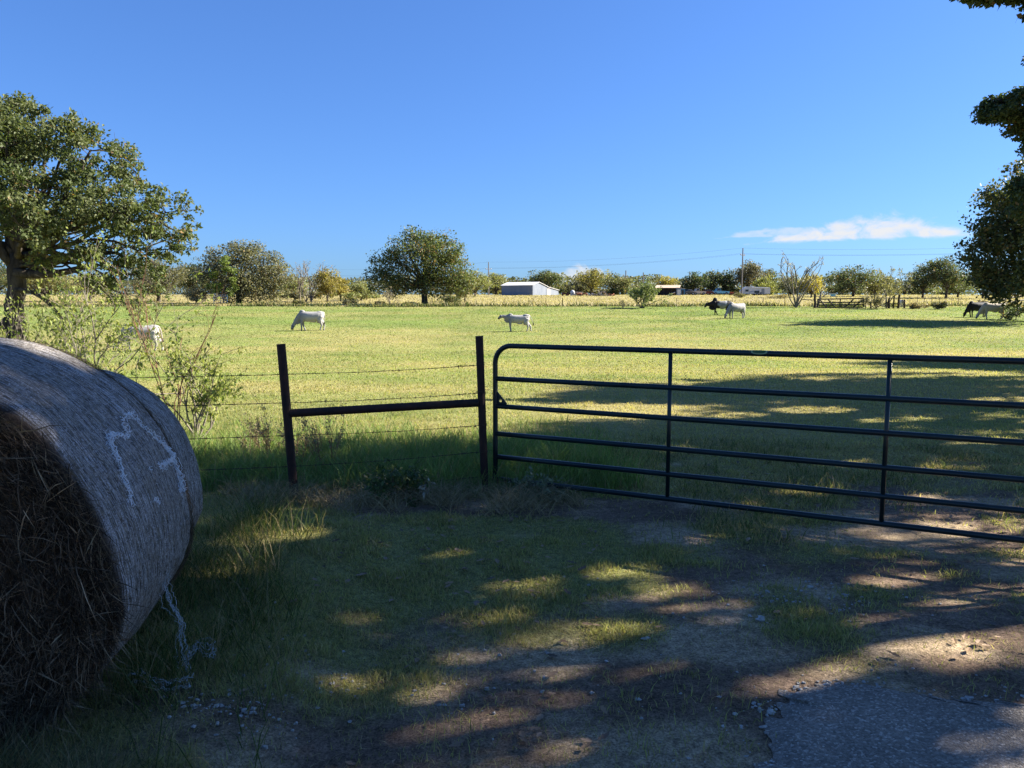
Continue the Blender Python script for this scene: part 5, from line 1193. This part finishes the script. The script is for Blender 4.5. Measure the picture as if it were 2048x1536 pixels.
add('sloping_rail', MB().tube([pa - b0, (pa + pb) / 2 - b0 + np.array([0, 0, .03]), pb - b0], .06, 7).mesh('sloping_rail'), M['silver'], None, 'sloping pole brace leaning on the stout black corral post', 'rail', None, None, b0)
pa, pb = at(1777, 607.5, 90.25), at(1798, 607.5, 90.25); b0 = pa.copy()
add('corral_rail', MB().tube([(0, 0, 0), pb - b0], .05, 7).mesh('corral_rail'), M['silver'], None, 'level pole tied across the corral posts', 'rail', None, None, b0)
pa, pb = at(1602, 599, 91.6), at(1627, 600, 91.4); add('corral_rail', MB().tube([(0, 0, 0), pb - pa], .05, 7).mesh('corral_rail'), M['silver'], None, 'top pole running from the bare tree to the field gate post', 'rail', None, None, pa)
# blue metal gate in the shade of the grey oak
b0 = onground(428, 105, 612); mb = MB(); w_ = 27 * 105 / F; h_ = 1.2
bg_ = thing('metal_gate', 'blue metal gate standing in the shade under the grey oak', 'gate', b0)
for z in (.25, .5, .75, 1.0, 1.2): add('rail', MB().tube([(0, 0, z), (w_, 0, z)], .035, 6).mesh('rail'), M['blue'], bg_)
for x in (0, w_ * .5, w_): add('upright', MB().tube([(x, -.04, .1), (x, -.04, 1.2)], .035, 6).mesh('upright'), M['blue'], bg_)
# fallen branches under the tall oak
for k, (p0, p1, r_, lab) in enumerate((((1985, 606), (2046, 592), .11, 'long fallen limb lying in the grass beyond the shaded cattle'), ((2000, 610), (2050, 600), .08, 'thinner fallen limb below the long one'), ((1972, 603), (2020, 598), .06, 'dead twiggy branch nearest the cream cow'))):
    a = at(*p0, 74 + k); b = at(*p1, 76 + k); a[2] = max(a[2], float(gz(a[0], a[1]))); m_ = (a + b) / 2 + np.array([0, 0, .15])
    mb = MB().tube(curve3(np.zeros(3), m_ - a, b - a, 7), np.linspace(r_ * .6, r_, 7), 7)
    for q in range(5): s = (b - a) * random.uniform(.1, .9); mb.tube([s, s + np.array([random.uniform(-.7, .3), random.uniform(-.4, .4), random.uniform(.1, .6)])], [r_ * .4, r_ * .15], 5)
    add('fallen_branch', mb.mesh('fallen_branch'), M['paletwig'], None, lab, 'branch', 'fallen branches under the tall oak', None, a)

# ------------------------------------------------------------------ barn
bn = thing('barn', 'grey metal barn with a pale roof and a lean-to on its right', 'barn', onground(1065.5, 190, 590))
bx = np.array(bn.location); e1 = np.array([-.80, .60, 0]); e2 = np.array([.60, .80, 0])   # long wall, gable wall
Lw, Wg, w1, w2 = 9.6, 11.4, 2.5, 6.4
k = 190 / F
hE = 20.5 * k; hR = 26.5 * k; hB = 18 * k; hL = 11.5 * k
def bp(a, b, z): return e1 * a + e2 * b + np.array([0, 0, z])
def slab(name, quad, th, mt, parent):
    q = np.array(quad); n = np.cross(q[1] - q[0], q[3] - q[0]); n /= np.linalg.norm(n); V = np.vstack([q, q + n * th])
    return add(name, MB().add(V, [[0, 3, 2, 1], [4, 5, 6, 7], [0, 1, 5, 4], [1, 2, 6, 5], [2, 3, 7, 6], [3, 0, 4, 7]]).mesh(name), mt, parent)
Z0 = -.6
lw = slab('wall', [bp(0, 0, Z0), bp(0, 0, hE), bp(Lw, 0, hE), bp(Lw, 0, Z0)], .08, M['barnwall'], bn)
def gable(a): 
    V = [bp(a, .1, Z0), bp(a, Wg, Z0), bp(a, Wg, hL), bp(a, w2, hB), bp(a, w1, hR), bp(a, .1, hE)]
    V2 = [v + e1 * .08 for v in V]; mb = MB(); mb.add(V + V2, [[0, 1, 2, 3], [0, 3, 4, 5], [6, 9, 8, 7], [6, 11, 10, 9]] + [[q, q + 6, (q + 1) % 6 + 6, (q + 1) % 6] for q in range(6)]); return mb
gw_ = add('wall', gable(0).mesh('wall'), M['barnwall'], bn); add('wall', gable(Lw - .08).mesh('wall'), M['barnwall'], bn)
slab('wall', [bp(.1, Wg, Z0), bp(Lw - .1, Wg, Z0), bp(Lw - .1, Wg, hL), bp(.1, Wg, hL)], .08, M['barnwall'], bn)
ov_ = .22
slab('roof', [bp(-ov_, -ov_ * 1.2, hE - .02), bp(-ov_, w1, hR + .05), bp(Lw + ov_, w1, hR + .05), bp(Lw + ov_, -ov_ * 1.2, hE - .02)], -.07, M['barnroof'], bn)
slab('roof', [bp(-ov_, w1, hR + .05), bp(-ov_, w2, hB + .05), bp(Lw + ov_, w2, hB + .05), bp(Lw + ov_, w1, hR + .05)], -.07, M['barnroof'], bn)
slab('roof', [bp(-ov_, w2 - .05, hB - .04), bp(-ov_, Wg + .2, hL), bp(Lw + ov_, Wg + .2, hL), bp(Lw + ov_, w2 - .05, hB - .04)], -.07, M['barnroof'], bn)
for f in (.14, .39, .65, .88):
    a = Lw * (1 - f) - .2; slab('window', [bp(a, -.02, hE - .75), bp(a, -.02, hE - .3), bp(a + .45, -.02, hE - .3), bp(a + .45, -.02, hE - .75)], .05, M['glass'], bn)
slab('door', [bp(-.03, 6.2, Z0), bp(-.03, 7.5, Z0), bp(-.03, 7.5, hL + .25), bp(-.03, 6.2, hL + .25)], .04, M['tan'], bn)
# ------------------------------------------------------------------ tan roofed shed
def at2(px, py, D): p = at(px, py, D); return p
sh = thing('shed', 'open fronted shed with a tan metal roof', 'shed', onground(1357, 185, 590)); s0 = np.array(sh.location); k = 185 / F
e1 = np.array([-1., .05, 0]); e2 = np.array([.30, .95, 0]); Ls = 42 * k
hf, hb_ = 15 * k, 20.5 * k
slab('wall', [bp(0, 1.6, -.5), bp(0, 1.6, hb_ - .2), bp(Ls, 1.6, hb_ - .2), bp(Ls, 1.6, -.5)], .06, M['darkwood'], sh)
slab('wall', [bp(.05, 0, -.5), bp(.05, 2.2, -.5), bp(.05, 2.2, hb_ - .35), bp(.05, 0, hf)], .06, M['barnwall'], sh)
slab('wall', [bp(Ls, 0, -.5), bp(Ls, 0, hf), bp(Ls, 2.2, hb_ - .35), bp(Ls, 2.2, -.5)], .06, M['barnwall'], sh)
slab('roof', [bp(-.25, -.25, hf), bp(-.25, 2.6, hb_), bp(Ls + .6, 2.6, hb_), bp(Ls + .6, -.25, hf)], -.06, M['tanroof'], sh)
for a in (.1, Ls * .35, Ls * .7, Ls - .1): add('post', MB().tube([bp(a, .05, -.5), bp(a, .05, hf - .05)], .06, 6).mesh('post'), M['darkwood'], sh)
cb = thing('storage_box', 'narrow pale metal locker against the end of the tan roofed shed', 'locker', onground(1357, 183.5, 590)); hh = 14.5 * k
add('body', MB().box((0, 0, hh / 2 - .2), (8.5 * k, .8, hh + .4)).mesh('body'), M['barnwall'], cb); add('door', MB().box((0, -.42, hh * .42), (6.5 * k, .03, hh * .72)).mesh('door'), M['white'], cb)
add('roof', MB().box((0, 0, hh + .04), (10 * k, 1.0, .08)).mesh('roof'), M['tan'], cb)
cb = thing('storage_box', 'blue shed box at the right end of the tan roofed shed', 'locker', onground(1365, 187, 590))
add('body', MB().box((0, 0, 13 * k / 2 - .2), (8 * k, 1., 13 * k + .4)).mesh('body'), M['blue'], cb); add('door', MB().box((-.1, -.52, 13 * k * .42), (4 * k, .03, 13 * k * .7)).mesh('door'), M['darkwood'], cb); add('roof', MB().box((0, 0, 13 * k + .05), (9 * k, 1.2, .08)).mesh('roof'), M['tan'], cb)
pk = onground(1350, 182.5, 590); add('plank', MB().tube([(0, 0, .7), (-13 * k, .1, .08)], .12, 4).mesh('plank'), M['tan'], None, 'pale plank sloping out of the open shed', 'plank', None, None, pk)

# ------------------------------------------------------------------ vehicles
def rr_box(mb, c, size, bev, rz=0): return mb.box(c, size, rz)
def sidebody(prof, width, mt, name, parent, ins=.0):
    """extruded side profile (x,z) with slightly narrowed top"""
    P = np.array(prof, float); n = len(P); zt = P[:, 1].max()
    V = []
    for s in (-1, 1):
        for x, z in P: V.append([x, s * (width / 2 - ins * sstep(.5, 1., z / zt)), z])
    mb = MB(); mb.add(V, [[q, (q + 1) % n, (q + 1) % n + n, q + n] for q in range(n)])
    c0, c1 = 2 * n, 2 * n + 1; mb.V[0] = np.vstack([mb.V[0], [P[:, 0].mean(), -width / 2, P[:, 1].mean()], [P[:, 0].mean(), width / 2, P[:, 1].mean()]]); mb.C[0] = np.ones((2 * n + 2, 3)); mb.n += 2
    mb.T.append(np.array([[c0, (q + 1) % n, q] for q in range(n)] + [[c1, q + n, (q + 1) % n + n] for q in range(n)]))
    return add(name, mb.mesh(name), mt, parent)
def wheels(parent, xs_, y, r, w=.2):
    for x in xs_:
        for s in (-1, 1):
            wh = add('wheel', MB().tube([(x, s * (y - w / 2), r), (x, s * (y + w / 2), r)], r, 16).mesh('wheel'), M['black'], parent)
            add('rim', MB().tube([(x, s * (y + w / 2 - .02), r), (x, s * (y + w / 2 + .01), r)], r * .55, 12).mesh('rim'), M['barnwall'], wh)
tr = thing('travel_trailer', 'long white travel trailer behind the tall utility pole', 'trailer', onground(1509, 186, 587)); k = 186 / F
tl, th_ = 56 * k, 15 * k
sidebody([(-tl / 2 + .25, .35), (tl / 2, .35), (tl / 2, th_ - .1), (tl / 2 - .15, th_ + .05), (-tl / 2 + 1.3, th_ + .25), (-tl / 2 + .5, th_ - .2), (-tl / 2, th_ * .55)], 2.3, M['white'], 'body', tr)
for x0, z0, w_, h_ in ((-tl / 2 + 1.2, th_ * .62, .75, .5), (tl / 2 - 3.2, th_ * .45, 1.2, .55)):
    add('window', MB().box((x0, -1.17, z0), (w_, .04, h_)).mesh('window'), M['glass'], tr)
add('window', MB().box((tl / 2 + .01, 0, th_ * .55), (.04, .9, .7)).mesh('window'), M['glass'], tr)
add('door', MB().box((tl / 2 - 1.75, -1.17, th_ * .5), (.7, .03, th_ * .72)).mesh('door'), M['barnwall'], tr)
add('stripe', MB().box((-tl / 2 + 2.5, -1.165, th_ * .50), (1.6, .02, .12), tilt=-.2).mesh('stripe'), M['blue'], tr)
add('roof_vent', MB().box((-.6, 0, th_ + .25), (.6, .5, .22)).mesh('roof_vent'), M['white'], tr)
add('awning', MB().tube([(-1., -1.22, th_ + .02), (tl / 2 - .5, -1.22, th_ - .05)], .07, 8).mesh('awning'), M['white'], tr)
wheels(tr, (.3, 1.2), 1.05, .36)
def car(lab, px, D, paint, wpx, yaw, kind):
    k = D / F; L = wpx * k; b = onground(px, D, 588); c = thing('pickup_truck' if kind == 'pickup' else 'parked_car', lab, 'truck' if kind == 'pickup' else 'car', b, 'vehicles parked beneath the dark oaks'); c.rotation_euler = (0, 0, yaw)
    if kind == 'pickup': prof = [(-L/2, .4), (L/2, .4), (L/2, .95), (L*.02, .98), (-L*.03, 1.62), (-L*.2, 1.64), (-L*.29, 1.05), (-L/2, .95)]; cab = [(-L*.27, 1.06), (-L*.01, 1.06), (-L*.045, 1.55), (-L*.195, 1.57)]
    else: prof = [(-L/2, .35), (L/2, .35), (L/2, .85), (L*.36, .92), (L*.22, 1.4), (-L*.14, 1.42), (-L*.28, .92), (-L/2, .78)]; cab = [(-L*.25, .94), (L*.32, .94), (L*.205, 1.34), (-L*.13, 1.36)]
    sidebody(prof, 1.75, paint, 'body', c, .12)
    sidebody(cab, 1.77, M['glass'], 'window', c, .10)
    wheels(c, (-L * .32, L * .32), .82, .34); return c
car('dark car parked just right of the blue shed box', 1376, 192, M['cable'], 22, .3, 'car')
car('pale pickup under the dark oaks', 1397, 194, M['tan'], 26, .1, 'pickup')
car('maroon car partly hidden by the oak trunks', 1414, 196, M['maroon'], 24, 0., 'car')
car('pale blue pickup right of the dark oaks', 1440, 198, M['cyan'], 34, .05, 'pickup')
def tractor(lab, px, D, paint, wpx):
    k = D / F; s = wpx * k / 3.2; b = onground(px, D, 590); t = thing('tractor', lab, 'tractor', b, None)
    P = lambda *a: tuple(np.array(a) * s)
    add('hood', MB().box(P(-.75, 0, 1.05), P(1.5, .6, .6)).box(P(-1.52, 0, .98), P(.06, .56, .7)).mesh('hood'), paint, t)
    add('chassis', MB().box(P(-.2, 0, .65), P(2.4, .35, .25)).mesh('chassis'), M['cable'], t)
    add('fender', MB().box(P(.85, -.62, 1.42), P(1.1, .35, .06)).box(P(.85, .62, 1.42), P(1.1, .35, .06)).box(P(1.38, -.62, 1.15), P(.06, .35, .5)).box(P(1.38, .62, 1.15), P(.06, .35, .5)).mesh('fender'), paint, t)
    add('seat', MB().box(P(.75, 0, 1.15), P(.4, .45, .1)).box(P(.97, 0, 1.4), P(.08, .45, .4)).mesh('seat'), M['cable'], t)
    add('steering_wheel', MB().tube([P(.15, 0, 1.3), P(.3, 0, 1.6)], .03 * s, 6).tube([np.array(P(.3 + .05 * math.sin(q), .2 * math.cos(q), 1.6 + .2 * math.sin(q) * .5)) for q in np.linspace(0, 2 * math.pi, 13)], .02 * s, 5).mesh('steering_wheel'), M['cable'], t)
    add('exhaust', MB().tube([P(-.7, .15, 1.3), P(-.7, .15, 1.95)], .04 * s, 8).mesh('exhaust'), M['cable'], t)
    for x, r, w_ in ((.85, .70, .38), (-1.2, .40, .22)):
        for sg in (-1, 1):
            wh = add('wheel', MB().tube([P(x, sg * (.65 - w_ / 2), r), P(x, sg * (.65 + w_ / 2), r)], r * s, 20).mesh('wheel'), M['black'], t)
            add('rim', MB().tube([P(x, sg * (.65 + w_ / 2 - .05), r), P(x, sg * (.65 + w_ / 2 + .02), r)], r * s * .55, 14).mesh('rim'), paint, wh)
tractor('maroon old tractor beside the metal barn', 1131, 176, M['maroon'], 15)
tractor('faded red tractor left of the tall utility pole', 1467, 183, M['redp'], 16)
# ------------------------------------------------------------------ scrap heap
def scrap(name, lab, px, D, mt, fn):
    b = onground(px, D, 590); k = D / F; mb = MB(); fn(mb, k); o = add(name, mb.mesh(name), mt, None, lab, 'scrap', 'scrap heap by the barn', None, b)
def tank(r, L): 
    def f(mb, k): mb.tube([(-L * k / 2 - .15, 0, r * k), (-L * k / 2, 0, r * k), (L * k / 2, 0, r * k), (L * k / 2 + .15, 0, r * k)], [r * k * .6, r * k, r * k, r * k * .6], 14); mb.tube([(0, 0, r * k * 1.9), (0, 0, r * k * 2.4)], r * k * .25, 8); mb.box((-L * k * .3, 0, .1), (.15, r * k * 1.6, .3)).box((L * k * .3, 0, .1), (.15, r * k * 1.6, .3))
    return f
scrap('scrap_tank', 'white domed tank behind the scrap heap', 1145, 182, M['white'], lambda mb, k: (mb.ellipsoid((0, 0, 6 * k), (4.5 * k, 4 * k, 5 * k), 14, 9), mb.box((0, 0, 1.5 * k), (8 * k, 5 * k, 3.5 * k))))
scrap('scrap_bed', 'long pale trailer bed lying in the scrap heap', 1158, 181, M['tan'], lambda mb, k: (mb.box((0, 0, 7 * k), (16 * k, 1.5, .15), tilt=.04), mb.box((-7 * k, 0, 3.5 * k), (.2, 1.2, 7 * k)), mb.box((6 * k, 0, 3.5 * k), (.2, 1.2, 7 * k)), mb.box((0, -.7, 6.2 * k), (15 * k, .08, .2))))
scrap('scrap_tank', 'orange rusted tank at the left of the scrap heap', 1158, 178, M['rustlit'], tank(3.0, 8))
scrap('rusted_implement', 'brown rusted implement with an arched frame', 1170, 177.5, M['rustlit'], lambda mb, k: ([mb.tube([(math.cos(a) * 5 * k, y, math.sin(a) * 5 * k) for a in np.linspace(0, math.pi, 9)], .12, 6) for y in (-.5, 0, .5)], mb.box((0, 0, 4.6 * k), (5 * k, 1.1, .3)), mb.box((4 * k, 0, 1.5 * k), (3 * k, .8, 3 * k)), mb.tube([(5 * k, -.4, 0), (5 * k, .4, 0)], 2 * k, 10)))
scrap('scrap_sheet', 'white crumpled sheet metal in the scrap heap', 1186, 178, M['white'], lambda mb, k: (mb.box((0, 0, 3 * k), (5 * k, .6, 3.5 * k), tilt=.5), mb.box((1.5 * k, -.3, 2 * k), (4 * k, .05, 3 * k), tilt=-.4)))
scrap('scrap_hood', 'curved orange rusted sheet on the scrap heap', 1206, 179, M['tan'], lambda mb, k: [mb.box((math.cos(a) * 5.5 * k, 0, 1.5 * k + math.sin(a) * 6.5 * k), (2.6 * k, 2., .1), tilt=a + math.pi / 2) for a in np.linspace(.25, 2.7, 7)] + [mb.box((-6 * k, 0, 6 * k), (8 * k, 1.5, .1), tilt=-.2)])
scrap('scrap_pipes', 'rusty pipes and timbers jumbled at the right of the scrap heap', 1222, 177, M['rustlit'], lambda mb, k: [mb.tube([(random.uniform(-9, 9) * k, random.uniform(-.8, .8), random.uniform(0, 2) * k), (random.uniform(-9, 9) * k, random.uniform(-.8, .8), random.uniform(1, 5) * k)], .07, 6) for _ in range(16)])
scrap('brush_pile', 'grey brush pile in front of the scrap heap', 1195, 175, M['paletwig'], lambda mb, k: [mb.tube([(random.gauss(0, 9) * k, random.gauss(0, .6), 0), (random.gauss(0, 9) * k, random.gauss(0, .6), random.uniform(.5, 4) * k)], .045, 5) for _ in range(150)])
# small pale blue shed far right and a roof behind the trees
cb = thing('stock_shelter', 'small pale blue shelter in front of the big dark oak', 'shed', onground(1666, 158, 592)); k = 158 / F
add('wall', MB().box((0, 0, 4.4 * k), (10 * k, .06, 5 * k)).mesh('wall'), M['cyan'], cb); add('roof', MB().box((0, .5, 7.2 * k), (11.5 * k, 1.4, .08)).mesh('roof'), M['white'], cb)
for x in (-4.6 * k, 4.6 * k): add('post', MB().tube([(x, .06, -.3), (x, .06, 7 * k)], .05, 6).mesh('post'), M['darkwood'], cb)
# ------------------------------------------------------------------ utility poles and wires
PL = {}
def pole(key, lab, x, y, ztop, arm=True, r=.15):
    b = np.array([x, y, float(gz(x, y))]); H = ztop - b[2]; p = thing('utility_pole', lab, 'utility pole', b, 'utility poles along the road')
    add('post', MB().tube([(0, 0, -.5), (0, 0, H)], [r, r * .7], 10).mesh('post'), M['polewood'], p)
    d = np.array([.79, -.62, 0]); pr = np.array([.62, .79, 0]); z2 = H - 14 * y / F
    if arm:
        add('crossarm', MB().tube([pr * -1.1 + [0, 0, z2], pr * 1.1 + [0, 0, z2]], .06, 4).mesh('crossarm'), M['polewood'], p)
        for s in (-1., 1.): add('insulator', MB().tube([pr * s + [0, 0, z2 + .06], pr * s + [0, 0, z2 + .16], pr * s + [0, 0, z2 + .26]], [.06, .11, .05], 8).mesh('insulator'), M['white'], p)
    PL[key] = [b + np.array([0, 0, H]), b + pr * -1.0 + [0, 0, z2 + .26], b + pr * 1.0 + [0, 0, z2 + .26]]
q = at(1486, 496, 150); pole(0, 'tall utility pole with a crossarm in front of the travel trailer', q[0], 150, q[2])
q = at(977, 524, 190); pole(1, 'bare utility pole between the lone oak and the barn', q[0], 190, q[2])
q = at(640, 538, 236); pole(2, 'distant utility pole behind the golden tree', q[0], 236, q[2], True, .13)
q = at(2370, 478, 110); pole(3, 'utility pole out of frame past the right hand oaks', q[0], 110, q[2])
for a, b in ((0, 1), (1, 2), (3, 0)):
    for k_, s in enumerate(('top strand', 'near arm strand', 'far arm strand')):
        P, Q_ = PL[a][k_], PL[b][k_]; t = np.linspace(0, 1, 30)[:, None]; W_ = P + (Q_ - P) * t; sg = np.linalg.norm(Q_ - P) * .012; W_[:, 2] -= sg * 4 * t[:, 0] * (1 - t[:, 0])
        seg = {(0, 1): 'from the tall pole to the bare pole', (1, 2): 'from the bare pole behind the lone oak', (3, 0): 'from the tall pole off to the right'}[(a, b)]
        add('power_line', MB().tube(W_ - P, .010, 5, False).mesh('power_line'), M['cable'], None, f'{s} of wire sagging {seg}', 'power line', 'power lines', None, P)
for px, top, D, lab in ((1251, 541, 215, 'plain pole top behind the mesquites'), (1286, 545, 212, 'plain pole top right of the mesquites'), (1035, 558, 230, 'short pole top left of the domed oak')):
    b = onground(px, D, 590); H = at(px, top, D)[2] - b[2]; add('utility_pole', MB().tube([(0, 0, -.3), (0, 0, H)], [.17, .14], 8).mesh('utility_pole'), M['polewood'], None, lab, 'utility pole', 'utility poles along the road', None, b)
